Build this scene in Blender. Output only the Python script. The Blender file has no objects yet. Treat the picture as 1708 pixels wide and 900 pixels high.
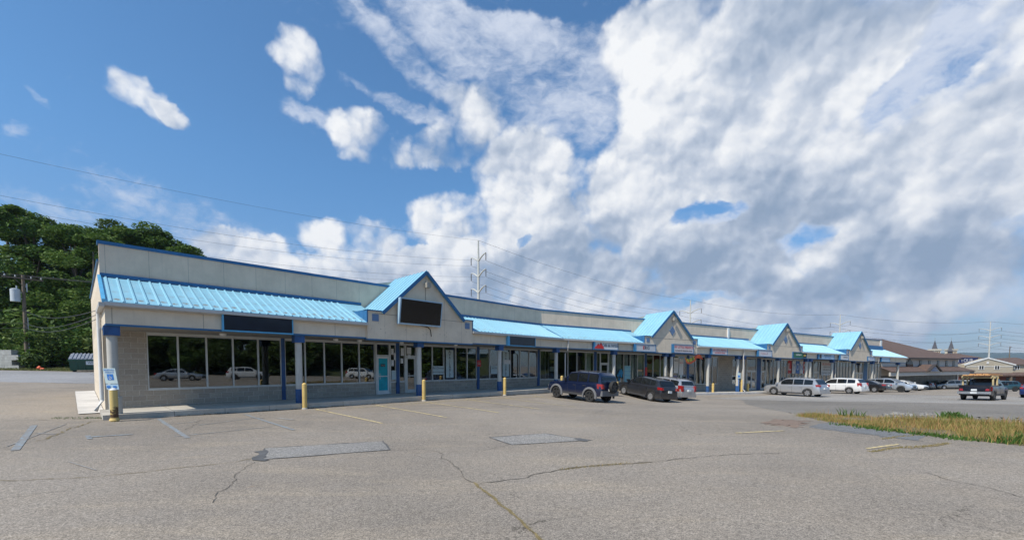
import bpy, bmesh, math, random
import numpy as np
from mathutils import Vector, Matrix
random.seed(7); rng = np.random.default_rng(7)
R = math.radians
C = bpy.context.scene.collection

# ------------------------------------------------------------------ camera
FPX, TH, HOR, EYE = 690.0, R(2.5), 610.0, 1.75
PPY = HOR + FPX * math.tan(TH)
cd = bpy.data.cameras.new('camera'); cam = bpy.data.objects.new('camera', cd); C.objects.link(cam)
cam.location = (0, 0, EYE); cam.rotation_euler = (R(90) - TH, 0, 0)
cd.sensor_width = 36; cd.lens = FPX / 1708 * 36; cd.shift_y = (PPY - 450) / 1708
cd.clip_end = 20000; cd.clip_start = 0.05
bpy.context.scene.camera = cam
# ------------------------------------------------------------------ light
SUN_AZ, SUN_EL = R(225.5), R(51)
S_ = Vector((math.sin(SUN_AZ) * math.cos(SUN_EL), math.cos(SUN_AZ) * math.cos(SUN_EL), math.sin(SUN_EL)))
sd = bpy.data.lights.new('sun', 'SUN'); sun = bpy.data.objects.new('sun', sd); C.objects.link(sun)
sd.energy = 5.0; sd.angle = R(0.53); sd.color = (1, .93, .82)
sun.rotation_euler = S_.to_track_quat('Z', 'Y').to_euler(); sun.location = (0, 0, 60)
SKY_STRENGTH = 0.13
vs = bpy.context.scene.view_settings
vs.view_transform = 'Standard'; vs.look = 'None'; vs.gamma = 1; vs.use_curve_mapping = False; vs.exposure = 0.0
bpy.context.scene.cycles.max_bounces = 6
bpy.context.scene.cycles.transparent_max_bounces = 12
bpy.context.scene.cycles.volume_bounces = 0

def ray(px, py):
    xc = (px - 854) / FPX; yc = -(py - PPY) / FPX
    return Vector((xc, math.cos(TH) + yc * math.sin(TH), -math.sin(TH) + yc * math.cos(TH)))

# ------------------------------------------------------------------ world: Nishita sky with layered clouds
world = bpy.data.worlds.new('World'); bpy.context.scene.world = world; world.use_nodes = True
world.cycles.sampling_method = 'NONE'
class NG:
    """tiny helper to write node maths"""
    def __init__(s, nt): s.nt = nt; s.N = nt.nodes; s.L = nt.links
    def lk(s, a, b):
        if isinstance(a, (int, float)): b.default_value = a
        elif isinstance(a, tuple): b.default_value = a
        else: s.L.new(a, b)
    def m(s, op, a, b=0.0, c=None, clamp=False):
        n = s.N.new('ShaderNodeMath'); n.operation = op; n.use_clamp = clamp
        s.lk(a, n.inputs[0]); s.lk(b, n.inputs[1])
        if c is not None: s.lk(c, n.inputs[2])
        return n.outputs[0]
    def vm(s, op, a, b=None, sc=None):
        n = s.N.new('ShaderNodeVectorMath'); n.operation = op
        s.lk(a, n.inputs[0])
        if b is not None: s.lk(b, n.inputs[1])
        if sc is not None: s.lk(sc, n.inputs['Scale'])
        return n.outputs['Value'] if op in ('LENGTH', 'DOT_PRODUCT', 'DISTANCE') else n.outputs[0]
    def noise(s, vec, scale, detail=4, rough=.5, dist=0, lac=2.0, out=0, dim='3D'):
        n = s.N.new('ShaderNodeTexNoise'); n.noise_dimensions = dim
        if vec is not None: s.L.new(vec, n.inputs['Vector'])
        n.inputs['Scale'].default_value = scale; n.inputs['Detail'].default_value = detail
        n.inputs['Roughness'].default_value = rough; n.inputs['Distortion'].default_value = dist
        n.inputs['Lacunarity'].default_value = lac
        return n.outputs[out]
    def vor(s, vec, scale, feature='F1', detail=0, rough=.5, rand=1, out=0, smooth=.5):
        n = s.N.new('ShaderNodeTexVoronoi'); n.feature = feature
        if vec is not None: s.L.new(vec, n.inputs['Vector'])
        n.inputs['Scale'].default_value = scale
        if 'Detail' in n.inputs and feature != 'DISTANCE_TO_EDGE':
            n.inputs['Detail'].default_value = detail; n.inputs['Roughness'].default_value = rough
        if feature == 'SMOOTH_F1': n.inputs['Smoothness'].default_value = smooth
        n.inputs['Randomness'].default_value = rand
        return n.outputs[out]
    def ss(s, x, a, b, lo=0., hi=1.):
        n = s.N.new('ShaderNodeMapRange'); n.interpolation_type = 'SMOOTHSTEP'
        s.lk(x, n.inputs[0])
        for i, v in zip((1, 2, 3, 4), (a, b, lo, hi)): s.lk(v, n.inputs[i])
        return n.outputs[0]
    def mix(s, f, a, b, mode='MIX'):
        n = s.N.new('ShaderNodeMix'); n.data_type = 'RGBA'; n.blend_type = mode
        s.lk(f, n.inputs[0]); s.lk(a, n.inputs[6]); s.lk(b, n.inputs[7])
        return n.outputs[2]
    def ramp(s, x, stops):
        n = s.N.new('ShaderNodeValToRGB'); e = n.color_ramp.elements
        while len(e) < len(stops): e.new(.5)
        for q, (p, c) in zip(e, stops): q.position = p; q.color = (*c, 1) if len(c) == 3 else c
        s.L.new(x, n.inputs[0]); return n.outputs[0]
    def mapv(s, vec, scale=(1, 1, 1), loc=(0, 0, 0), rot=(0, 0, 0)):
        n = s.N.new('ShaderNodeMapping'); s.L.new(vec, n.inputs[0])
        n.inputs['Location'].default_value = loc; n.inputs['Rotation'].default_value = rot; n.inputs['Scale'].default_value = scale
        return n.outputs[0]

def build_world():
    nt = world.node_tree; nt.nodes.clear(); g = NG(nt)
    tc = nt.nodes.new('ShaderNodeTexCoord'); d = tc.outputs['Generated']
    sky = nt.nodes.new('ShaderNodeTexSky'); sky.sky_type = 'NISHITA'; sky.sun_disc = False
    sky.sun_elevation = SUN_EL; sky.sun_rotation = SUN_AZ
    sky.altitude = 200; sky.air_density = 1.0; sky.dust_density = 0.6; sky.ozone_density = 2.2
    sx = nt.nodes.new('ShaderNodeSeparateXYZ'); nt.links.new(d, sx.inputs[0])
    az = g.m('ARCTAN2', sx.outputs[0], sx.outputs[1]); el = g.m('ARCSINE', sx.outputs[2])
    def azel(px, py):
        v = ray(px, py).normalized(); return math.atan2(v.x, v.y), math.asin(v.z)
    cmb = nt.nodes.new('ShaderNodeCombineXYZ'); nt.links.new(az, cmb.inputs[0]); nt.links.new(el, cmb.inputs[1])
    # domain warp of the masks, so that no cloud is an ellipse
    w1 = g.vm('SUBTRACT', g.noise(d, 5.0, 5, .6, out=1), (.5, .5, .5))
    w2 = g.vm('SUBTRACT', g.noise(d, 19.0, 4, .6, out=1), (.5, .5, .5))
    p = g.vm('ADD', g.vm('ADD', cmb.outputs[0], g.vm('SCALE', w1, sc=.10)), g.vm('SCALE', w2, sc=.03))
    def blob(P, px, py, rx, ry, rot, w):
        a, e = azel(px, py); a2, _ = azel(px + rx, py); a1, _ = azel(px - rx, py)
        _, e2 = azel(px, py - ry); _, e1 = azel(px, py + ry)
        ra = max(.004, (a2 - a1) / 2); re = max(.004, abs(e2 - e1) / 2)
        n = nt.nodes.new('ShaderNodeMapping'); n.vector_type = 'TEXTURE'; nt.links.new(P, n.inputs[0])
        n.inputs['Location'].default_value = (a, e, 0); n.inputs['Rotation'].default_value = (0, 0, R(rot)); n.inputs['Scale'].default_value = (ra, re, 1)
        r = g.vm('LENGTH', n.outputs[0])
        return g.m('MULTIPLY', g.ss(r, 0.45, 1.30, 1., 0.), w)
    last = [None, 0]
    def chain(P):
        # makes the blobs evaluate one after another: keeps the shader inside Cycles' stack
        if last[0] is None: return P
        n = nt.nodes.new('ShaderNodeVectorMath'); n.operation = 'MULTIPLY_ADD'
        nt.links.new(last[0], n.inputs[0]); n.inputs[1].default_value = (1e-8, 1e-8, 1e-8); nt.links.new(P, n.inputs[2]); return n.outputs[0]
    def comb(P, lst, op):
        acc = None
        for i, b in enumerate(lst):
            if i % 3 == 0: Q = chain(P)
            v = blob(Q, *b)
            acc = v if acc is None else g.m(op, acc, v)
            if i % 3 == 2 or i == len(lst) - 1: last[0] = acc
        return acc
    def field(P, lst): return comb(P, lst, 'MAXIMUM')
    def addf(P, lst): return comb(P, lst, 'ADD')
    # cumulus masses (photo positions turned into compass bearings)
    CU = [(228, 168, 78, 52, 5, .66), (268, 188, 74, 44, -10, .64), (300, 205, 50, 30, -20, .85), (505, 106, 74, 88, 35, .72),
          (628, 235, 100, 76, -15, .90), (770, 205, 100, 105, 0, .98), (735, 250, 130, 62, 0, .98),
          (690, 252, 80, 52, 0, 1.), (880, 300, 150, 110, 0, 1.), (760, 375, 130, 76, 0, 1.), (590, 400, 130, 60, 0, 1.), (400, 420, 130, 44, 0, .95),
          (960, 410, 300, 120, 0, 1.15), (1130, 290, 230, 160, 15, 1.15), (1250, 150, 280, 230, 0, 1.15),
          (1420, 330, 360, 190, 10, 1.2), (1620, 260, 260, 180, 25, 1.15), (1300, 460, 460, 90, 0, 1.1),
          (1640, 480, 300, 90, 0, 1.05), (700, 460, 320, 60, 0, 1.05), (1180, 30, 260, 120, 0, 1.05), (1640, 90, 200, 110, 15, .85),
          (1450, 90, 160, 120, 20, 1.), (1350, 540, 640, 72, 0, 1.05), (760, 505, 460, 60, 0, 1.0), (420, 440, 140, 50, 0, .95), (1500, 590, 700, 30, 0, .9)]
    HOLES = [(1180, 358, 80, 20, 5, .62), (1365, 396, 75, 22, 12, .60), (870, 412, 22, 14, 40, .45), (1180, 500, 110, 12, 0, .4),
             (1560, 110, 110, 36, 20, .55), (1490, 185, 60, 50, 30, .35), (1080, 560, 120, 10, 0, .3)]
    warpv = g.vm('ADD', d, g.vm('SCALE', w2, sc=.030))
    def billow(v, off=None):
        if off is not None: v = g.vm('ADD', v, off)
        n1 = g.noise(v, 5.5, 8, .58)
        v1 = g.vor(v, 5.5, 'F1', 3.0, .62)
        return g.m('ADD', g.m('MULTIPLY', n1, .75), g.m('MULTIPLY', g.m('SUBTRACT', .55, v1), .50))
    b0 = billow(warpv)
    s = Vector((-.55, -.1, .8)).normalized() * .013
    b1 = billow(warpv, tuple(s))
    s2 = Vector((-.5, -.1, .8)).normalized() * .06
    n_c0 = g.noise(warpv, 4.4, 5, .52); n_c1 = g.noise(g.vm('ADD', warpv, tuple(s2)), 4.4, 5, .52)
    F = g.m('SUBTRACT', field(p, CU), addf(p, HOLES))
    D = g.m('ADD', F, g.m('MULTIPLY', g.m('SUBTRACT', b0, .33), 1.05))
    cov = g.ss(D, .37, .70)
    soft = g.ss(D, .34, 1.25)
    # relief: parts that rise towards the sun are bright
    rel = g.m('ADD', g.m('MULTIPLY', g.m('SUBTRACT', b0, b1), g.ss(F, .4, 1.1, 2.6, 1.5)), g.m('MULTIPLY', g.m('SUBTRACT', n_c0, n_c1), 3.0))
    DARK = [(1235, 390, 250, 66, 8, 1.0), (1050, 395, 150, 50, 5, .55), (1600, 410, 250, 66, 5, 1.0), (1330, 330, 150, 60, 20, .7),
            (1200, 170, 100, 80, 0, .35), (1650, 260, 120, 50, 25, .5), (900, 470, 200, 40, 0, .45), (1450, 470, 300, 36, 0, .6),
            (700, 480, 340, 40, 0, .5), (1380, 40, 300, 110, 10, .6), (1180, 60, 120, 60, 0, .3), (1150, 480, 200, 30, 0, .55), (820, 270, 60, 40, 0, .25),
            (690, 262, 90, 22, 0, .2), (1500, 200, 200, 70, 20, .35)]
    LIGHT = [(1100, 230, 160, 60, 15, .5), (1090, 330, 110, 60, 0, .3), (600, 375, 100, 30, 0, .35), (740, 345, 70, 30, 0, .35), (1390, 255, 70, 40, 0, .55),
             (1590, 270, 90, 35, 40, .45), (1340, 445, 60, 18, 10, .55), (1440, 500, 80, 16, 0, .4), (770, 190, 50, 50, 0, .3), (1430, 160, 50, 40, 0, .4)]
    dark = g.m('SUBTRACT', field(p, DARK), field(p, LIGHT))
    sh = g.m('ADD', g.m('SUBTRACT', g.m('MULTIPLY', dark, .54), rel), .02)
    sh = g.m('ADD', sh, g.m('MULTIPLY', soft, .20))
    sh = g.m('ADD', sh, g.m('MULTIPLY', g.m('SUBTRACT', n_c0, .5), .45))
    sh = g.m('SUBTRACT', sh, g.m('MULTIPLY', g.m('SUBTRACT', b0, .5), .55))
    ccol = g.ramp(sh, [(0.0, (.97, .98, .99)), (.22, (.82, .85, .90)), (.46, (.60, .66, .76)), (.74, (.40, .48, .61)), (1., (.29, .38, .52))])
    # thin high cloud, combed and rippled
    CI = [(820, 60, 270, 120, -18, 1.), (980, 150, 170, 110, 0, 1.), (700, 110, 150, 38, -22, .9), (540, 197, 70, 16, -8, .8), (690, 180, 110, 18, -10, .75),
          (330, 385, 230, 60, -12, .62), (80, 345, 160, 32, -16, .62), (30, 205, 22, 18, -40, .55), (55, 158, 35, 8, -28, .5), (397, 74, 22, 6, -35, .5),
          (1600, 60, 260, 120, 20, .8), (600, 20, 110, 16, -30, .75), (1230, 520, 520, 60, 0, 1.1), (1400, 250, 560, 330, 10, 1.15)]
    CIH = [(850, 4, 150, 22, -8, .9), (1640, 95, 100, 30, 15, .3), (1170, 358, 60, 14, 5, .7), (1365, 398, 56, 14, 12, .7), (1180, 505, 100, 10, 0, .4)]
    vci = g.mapv(d, scale=(1., 2., 2.6), rot=(0, R(-24), 0))
    c1 = g.noise(vci, 5.0, 8, .60, dist=.4); c2 = g.noise(g.mapv(d, scale=(1, 1.5, 1.8), rot=(0, R(-24), 0)), 34.0, 4, .6, dist=.5)
    cf = g.m('ADD', g.m('SUBTRACT', field(p, CI), addf(p, CIH)), g.m('ADD', g.m('MULTIPLY', g.m('SUBTRACT', c1, .5), 2.0), g.m('MULTIPLY', g.m('SUBTRACT', c2, .5), 1.1)))
    cic = g.ss(cf, .30, 1.55, 0., .92)
    # behind the viewer the sky is plain scattered cumulus
    back = g.m('LESS_THAN', sx.outputs[1], 0.0)
    bk = g.ss(g.noise(d, 3.0, 5, .55), .60, .72)
    cov = g.mix(g.ss(sx.outputs[1], -.1, .15), bk, cov)
    horizon = g.ss(sx.outputs[2], 0.0, .06)
    cov = g.m('MULTIPLY', cov, g.m('ADD', g.m('MULTIPLY', horizon, .35), .65))
    k = 1.0 / SKY_STRENGTH
    skc = g.mix(1.0, sky.outputs[0], g.mix(g.ss(sx.outputs[2], 0.0, .42), (.62, .72, .86, 1), SKY_TINT), 'MULTIPLY')
    cicol = (.70 * k, .76 * k, .88 * k, 1)
    a = g.mix(cic, skc, cicol)
    cc = g.vm('SCALE', ccol, sc=k)
    a = g.mix(cov, a, cc)
    bg = nt.nodes.new('ShaderNodeBackground'); nt.links.new(a, bg.inputs[0]); bg.inputs[1].default_value = SKY_STRENGTH
    out = nt.nodes.new('ShaderNodeOutputWorld'); nt.links.new(bg.outputs[0], out.inputs[0])
SKY_TINT = (.64, 1.06, 1.28, 1)
build_world()

# ------------------------------------------------------------------ materials
MATS = {}
def new_mat(name):
    m = bpy.data.materials.new(name); m.use_nodes = True; nt = m.node_tree
    return m, nt, NG(nt), nt.nodes['Principled BSDF']
def flat(name, col, rough=.6, metal=0., vary=.08, vscale=3., bump=0., coat=0., emis=None, dirt=0., spec=.5):
    if name in MATS: return MATS[name]
    m, nt, g, b = new_mat(name)
    tc = nt.nodes.new('ShaderNodeTexCoord'); o = tc.outputs['Object']
    n = g.noise(o, vscale, 6, .6)
    c = g.mix(g.ss(n, .25, .75), tuple(x * (1 - vary) for x in col) + (1,), tuple(min(1, x * (1 + vary)) for x in col) + (1,))
    if dirt:
        st = g.noise(g.mapv(o, scale=(3, 3, .6)), 1.7, 7, .65)
        c = g.mix(g.ss(st, .52, .75, 0, dirt), c, (.16, .13, .10, 1))
    nt.links.new(c, b.inputs['Base Color'])
    b.inputs['Roughness'].default_value = rough; b.inputs['Metallic'].default_value = metal
    b.inputs['Specular IOR Level'].default_value = spec
    b.inputs['Coat Weight'].default_value = coat; b.inputs['Coat Roughness'].default_value = .05
    if bump:
        bn = nt.nodes.new('ShaderNodeBump'); bn.inputs['Strength'].default_value = bump; bn.inputs['Distance'].default_value = .01
        nt.links.new(g.noise(o, 60, 4, .6), bn.inputs['Height']); nt.links.new(bn.outputs[0], b.inputs['Normal'])
    MATS[name] = m; return m

def mat_asphalt(name, base, stain=.35, cracks=True, warm=1.0, grain=1.0):
    m, nt, g, b = new_mat(name)
    geo = nt.nodes.new('ShaderNodeNewGeometry'); P = geo.outputs['Position']
    big = g.noise(P, .12, 5, .6); mid = g.noise(P, .9, 7, .65); fine = g.noise(P, 38, 3, .7); agg = g.vor(P, 95, 'F1', out=1)
    c0 = tuple(x * .80 for x in base) + (1,); c1 = tuple(x * 1.16 for x in base) + (1,)
    c = g.mix(g.ss(big, .3, .7), c0, c1)
    c = g.mix(g.ss(mid, .35, .7, 0, .35), c, (base[0] * 1.18, base[1] * 1.13, base[2] * 1.05, 1))
    c = g.mix(g.ss(g.noise(g.mapv(P, scale=(.35, 1.6, 1), rot=(0, 0, R(-46))), .8, 6, .65), .5, .68, 0, .55), c, (base[0] * 1.25, base[1] * 1.2, base[2] * 1.1, 1))
    streak = g.noise(g.mapv(P, scale=(.6, 3.2, 1), rot=(0, 0, R(-48))), 1.1, 6, .6)
    c = g.mix(g.ss(streak, .56, .8, 0, stain), c, (base[0] * .6, base[1] * .6, base[2] * .6, 1))
    oil = g.noise(P, .55, 3, .5)
    c = g.mix(g.ss(oil, .66, .74, 0, .3), c, (base[0] * .55, base[1] * .53, base[2] * .5, 1))
    sp = g.noise(P, 3.3, 2, .5)
    c = g.mix(g.ss(sp, .74, .78, 0, .45), c, (.33, .24, .16, 1))
    sepa = nt.nodes.new('ShaderNodeSeparateColor'); nt.links.new(agg, sepa.inputs[0])
    gr = g.m('ADD', g.m('MULTIPLY', sepa.outputs[0], .85 * grain), 1 - .42 * grain)
    gr = g.m('MULTIPLY', gr, g.m('ADD', g.m('MULTIPLY', fine, 1.2 * grain), 1 - .6 * grain))
    gr = g.m('MULTIPLY', gr, g.m('ADD', g.m('MULTIPLY', g.noise(P, 13, 4, .7), .9 * grain), 1 - .45 * grain))
    c = g.vm('SCALE', c, sc=gr)
    if cracks:
        wv = g.vm('ADD', P, g.vm('SCALE', g.vm('SUBTRACT', g.noise(P, 1.4, 5, .6, out=1), (.5, .5, .5)), sc=1.3))
        e = g.vor(wv, .16, 'DISTANCE_TO_EDGE'); cr = g.ss(e, .0, .0028, 1., 0.)
        cr = g.m('MULTIPLY', cr, g.ss(g.noise(P, .35, 3), .47, .6))
        wv2 = g.vm('ADD', P, g.vm('SCALE', g.vm('SUBTRACT', g.noise(P, 3.0, 4, .6, out=1), (.5, .5, .5)), sc=.5))
        e2 = g.vor(wv2, .9, 'DISTANCE_TO_EDGE'); cr2 = g.m('MULTIPLY', g.ss(e2, .0, .012, 1., 0.), g.ss(g.noise(P, .2, 2), .62, .68))
        cr = g.m('MAXIMUM', cr, g.m('MULTIPLY', cr2, .7))
        c = g.mix(g.m('MULTIPLY', cr, .75), c, (.05, .045, .035, 1))
    nt.links.new(c, b.inputs['Base Color']); b.inputs['Roughness'].default_value = .9; b.inputs['Specular IOR Level'].default_value = .25
    bn = nt.nodes.new('ShaderNodeBump'); bn.inputs['Strength'].default_value = .7; bn.inputs['Distance'].default_value = .006
    nt.links.new(g.m('ADD', fine, sepa.outputs[0]), bn.inputs['Height']); nt.links.new(bn.outputs[0], b.inputs['Normal'])
    MATS[name] = m; return m

def mat_ground():
    """asphalt near, grass away from the lots"""
    m = mat_asphalt('ground_asphalt', (.270, .237, .199))
    return m

def mat_block():
    m, nt, g, b = new_mat('block'); uv = nt.nodes.new('ShaderNodeUVMap').outputs[0]
    br = nt.nodes.new('ShaderNodeTexBrick'); nt.links.new(uv, br.inputs[0])
    br.offset = .5; br.inputs['Scale'].default_value = 1; br.inputs['Brick Width'].default_value = .406; br.inputs['Row Height'].default_value = .203
    br.inputs['Mortar Size'].default_value = .009; br.inputs['Mortar Smooth'].default_value = .2; br.inputs['Bias'].default_value = 0
    br.inputs['Color1'].default_value = (.40, .35, .285, 1); br.inputs['Color2'].default_value = (.33, .285, .235, 1); br.inputs['Mortar'].default_value = (.56, .52, .46, 1)
    n = g.noise(uv, 18, 6, .7); n2 = g.noise(uv, 1.1, 5, .6)
    c = g.vm('SCALE', br.outputs[0], sc=g.m('ADD', g.m('MULTIPLY', n, .7), .65))
    c = g.vm('SCALE', c, sc=g.m('ADD', g.m('MULTIPLY', n2, .5), .75))
    nt.links.new(c, b.inputs['Base Color']); b.inputs['Roughness'].default_value = .92
    bn = nt.nodes.new('ShaderNodeBump'); bn.inputs['Strength'].default_value = .9; bn.inputs['Distance'].default_value = .02
    nt.links.new(g.m('ADD', g.m('MULTIPLY', br.outputs[1], -.7), n), bn.inputs['Height']); nt.links.new(bn.outputs[0], b.inputs['Normal'])
    MATS['block'] = m; return m

def mat_stucco(name, col, seam=1.22, rust=False):
    m, nt, g, b = new_mat(name); uv = nt.nodes.new('ShaderNodeUVMap').outputs[0]
    sp = nt.nodes.new('ShaderNodeSeparateXYZ'); nt.links.new(uv, sp.inputs[0])
    n = g.noise(uv, 1.2, 7, .65); n2 = g.noise(g.mapv(uv, scale=(4, .35, 1)), 2.2, 6, .6); n3 = g.noise(uv, 90, 3, .6)
    c = g.mix(g.ss(n, .3, .7), tuple(x * .9 for x in col) + (1,), tuple(x * 1.06 for x in col) + (1,))
    c = g.mix(g.ss(n2, .5, .8, 0, .28), c, tuple(x * .62 for x in col) + (1,))
    c = g.vm('SCALE', c, sc=g.m('ADD', g.m('MULTIPLY', n3, .16), .92))
    fr = g.m('FRACT', g.m('DIVIDE', sp.outputs[0], seam)); ln = g.m('LESS_THAN', fr, .012)
    c = g.mix(g.m('MULTIPLY', ln, .45), c, (.10, .09, .08, 1))
    if rust:
        vd = g.vor(uv, 6.5, 'F1'); band = g.m('MULTIPLY', g.ss(sp.outputs[1], 3.32, 3.42), g.ss(sp.outputs[1], 3.78, 3.95, 1., 0.))
        c = g.mix(g.m('MULTIPLY', g.m('MULTIPLY', g.ss(vd, .10, .18, .9, 0.), band), g.ss(g.noise(uv, 2.5, 3), .42, .5)), c, (.12, .07, .045, 1))
    nt.links.new(c, b.inputs['Base Color']); b.inputs['Roughness'].default_value = .85
    bn = nt.nodes.new('ShaderNodeBump'); bn.inputs['Strength'].default_value = .25; bn.inputs['Distance'].default_value = .005
    nt.links.new(n3, bn.inputs['Height']); nt.links.new(bn.outputs[0], b.inputs['Normal'])
    MATS[name] = m; return m

def mat_bluemetal(name, spots=True, col=(.25, .50, .62)):
    m, nt, g, b = new_mat(name); uv = nt.nodes.new('ShaderNodeUVMap').outputs[0]
    sp = nt.nodes.new('ShaderNodeSeparateXYZ'); nt.links.new(uv, sp.inputs[0])
    n = g.noise(uv, 1.0, 5, .6); n4 = g.noise(g.mapv(uv, scale=(6, .8, 1)), 2.0, 5, .6)
    c = g.mix(g.ss(n, .3, .7), tuple(x * .92 for x in col) + (1,), tuple(min(1, x * 1.08) for x in col) + (1,))
    c = g.mix(g.ss(n4, .45, .75, 0, .5), c, (.36, .55, .64, 1))
    c = g.mix(g.ss(g.noise(g.mapv(uv, scale=(9, .5, 1)), 3.0, 5, .7), .58, .75, 0, .35), c, (.20, .30, .34, 1))
    if spots:
        fx = g.m('SUBTRACT', g.m('FRACT', g.m('DIVIDE', sp.outputs[0], .305)), .5)
        nn = g.noise(uv, 9, 5, .75)
        for v0, st in ((.40, .9), (1.25, .28)):
            cell = g.m('FLOOR', g.m('DIVIDE', sp.outputs[0], .305))
            jit = g.m('MULTIPLY', g.m('SUBTRACT', g.m('FRACT', g.m('MULTIPLY', cell, .6180)), .5), .26)
            dy = g.m('DIVIDE', g.m('SUBTRACT', g.m('SUBTRACT', sp.outputs[1], v0), jit), .13)
            dx = g.m('MULTIPLY', fx, 2.7)
            r = g.m('ADD', g.m('MULTIPLY', dx, dx), g.m('MULTIPLY', dy, dy))
            mk = g.m('MULTIPLY', g.ss(r, .2, 1., 1., 0.), g.ss(nn, .40, .52))
            c = g.mix(g.m('MULTIPLY', mk, st), c, (.22, .17, .12, 1))
    nt.links.new(c, b.inputs['Base Color']); b.inputs['Roughness'].default_value = .42; b.inputs['Specular IOR Level'].default_value = .5
    MATS[name] = m; return m

def mat_concrete(name, col=(.50, .46, .39), joint=1.5, dirt=.35):
    m, nt, g, b = new_mat(name); uv = nt.nodes.new('ShaderNodeUVMap').outputs[0]
    sp = nt.nodes.new('ShaderNodeSeparateXYZ'); nt.links.new(uv, sp.inputs[0])
    n = g.noise(uv, .9, 7, .65); n2 = g.noise(uv, 24, 5, .7)
    c = g.mix(g.ss(n, .3, .72), tuple(x * .78 for x in col) + (1,), tuple(x * 1.08 for x in col) + (1,))
    c = g.vm('SCALE', c, sc=g.m('ADD', g.m('MULTIPLY', n2, .5), .75))
    c = g.mix(g.ss(g.noise(uv, 2.6, 5, .7), .58, .7, 0, dirt), c, (.13, .115, .09, 1))
    if joint:
        ln = g.m('LESS_THAN', g.m('FRACT', g.m('DIVIDE', sp.outputs[0], joint)), .012)
        c = g.mix(g.m('MULTIPLY', ln, .7), c, (.07, .06, .05, 1))
    nt.links.new(c, b.inputs['Base Color']); b.inputs['Roughness'].default_value = .9
    MATS[name] = m; return m

def mat_glass(name, tint=(.60, .64, .62), refl=1.0):
    m = bpy.data.materials.new(name); m.use_nodes = True; nt = m.node_tree; nt.nodes.clear(); g = NG(nt)
    t = nt.nodes.new('ShaderNodeBsdfTransparent'); t.inputs[0].default_value = (*tint, 1)
    gl = nt.nodes.new('ShaderNodeBsdfGlossy'); gl.inputs[0].default_value = (.9, .93, .93, 1); gl.inputs['Roughness'].default_value = .015
    geo = nt.nodes.new('ShaderNodeNewGeometry')
    bn = nt.nodes.new('ShaderNodeBump'); bn.inputs['Strength'].default_value = .05; bn.inputs['Distance'].default_value = .02
    nt.links.new(g.noise(geo.outputs['Position'], .8, 2, .5), bn.inputs['Height']); nt.links.new(bn.outputs[0], gl.inputs['Normal'])
    fr = nt.nodes.new('ShaderNodeFresnel'); fr.inputs[0].default_value = 1.5
    f = g.m('MULTIPLY', g.m('ADD', fr.outputs[0], .07), refl, clamp=True)
    mx = nt.nodes.new('ShaderNodeMixShader'); nt.links.new(f, mx.inputs[0]); nt.links.new(t.outputs[0], mx.inputs[1]); nt.links.new(gl.outputs[0], mx.inputs[2])
    o = nt.nodes.new('ShaderNodeOutputMaterial'); nt.links.new(mx.outputs[0], o.inputs[0])
    MATS[name] = m; return m

def mat_paint(name, col, metal=.35, rough=.32):
    if name in MATS: return MATS[name]
    m, nt, g, b = new_mat(name)
    geo = nt.nodes.new('ShaderNodeTexCoord')
    n = g.noise(geo.outputs['Object'], 1.5, 5, .6)
    sp = nt.nodes.new('ShaderNodeSeparateXYZ'); nt.links.new(geo.outputs['Object'], sp.inputs[0])
    c = g.mix(g.ss(n, .3, .8, 0, .25), (*col, 1), tuple(x * .85 + .008 for x in col) + (1,))
    road = g.m('MULTIPLY', g.ss(sp.outputs[2], .25, .65, .28, 0.), g.ss(g.noise(geo.outputs['Object'], 4, 5, .6), .35, .65))
    c = g.mix(road, c, (.17, .15, .13, 1))
    nt.links.new(c, b.inputs['Base Color']); b.inputs['Metallic'].default_value = metal; b.inputs['Roughness'].default_value = rough
    b.inputs['Coat Weight'].default_value = .8; b.inputs['Coat Roughness'].default_value = .04
    MATS[name] = m; return m

def mat_leaf(name, cols, trans=.25, nscale=.25):
    m, nt, g, b = new_mat(name)
    geo = nt.nodes.new('ShaderNodeNewGeometry'); oi = nt.nodes.new('ShaderNodeObjectInfo')
    n = g.noise(geo.outputs['Position'], nscale, 4, .6)
    x = g.m('ADD', g.m('MULTIPLY', geo.outputs['Random Per Island'], .55), g.m('ADD', g.m('MULTIPLY', n, .5), g.m('MULTIPLY', oi.outputs['Random'], .18)))
    x = g.m('SUBTRACT', x, .1)
    k = len(cols); c = g.ramp(x, [(.1 + .8 * i / (k - 1), cc) for i, cc in enumerate(cols)])
    nt.links.new(c, b.inputs['Base Color']); b.inputs['Roughness'].default_value = .65; b.inputs['Specular IOR Level'].default_value = .3
    tr = nt.nodes.new('ShaderNodeBsdfTranslucent'); nt.links.new(c, tr.inputs[0])
    mx = nt.nodes.new('ShaderNodeMixShader'); mx.inputs[0].default_value = trans
    nt.links.new(b.outputs[0], mx.inputs[1]); nt.links.new(tr.outputs[0], mx.inputs[2])
    nt.links.new(mx.outputs[0], nt.nodes['Material Output'].inputs[0])
    MATS[name] = m; return m

ASPH = mat_ground(); BLOCK = mat_block()
STUC = mat_stucco('stucco', (.68, .58, .45)); STUCR = mat_stucco('stucco_rusty', (.68, .58, .45), 1.22, True); STUCW = mat_stucco('stucco_pale', (.52, .49, .45), 2.4)
FASC = mat_stucco('fascia_panel', (.68, .59, .46), 2.44)
ROOFB = mat_bluemetal('blue_roof'); ROOFG = mat_bluemetal('blue_roof_gable', False)
BLUE = flat('blue_trim', (.025, .13, .29), .5, vary=.15, dirt=.1); BLUEL = flat('blue_light_trim', (.09, .36, .60), .45, vary=.1)
BLUED = flat('blue_column', (.018, .075, .21), .55, vary=.25, dirt=.25)
WHITE = flat('white_paint', (.70, .70, .68), .5, dirt=.12); GUT = flat('gutter_grey', (.50, .48, .45), .45, dirt=.2)
COLM = flat('column_paint', (.50, .48, .43), .7, vary=.08, dirt=.3, bump=.2)
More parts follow.
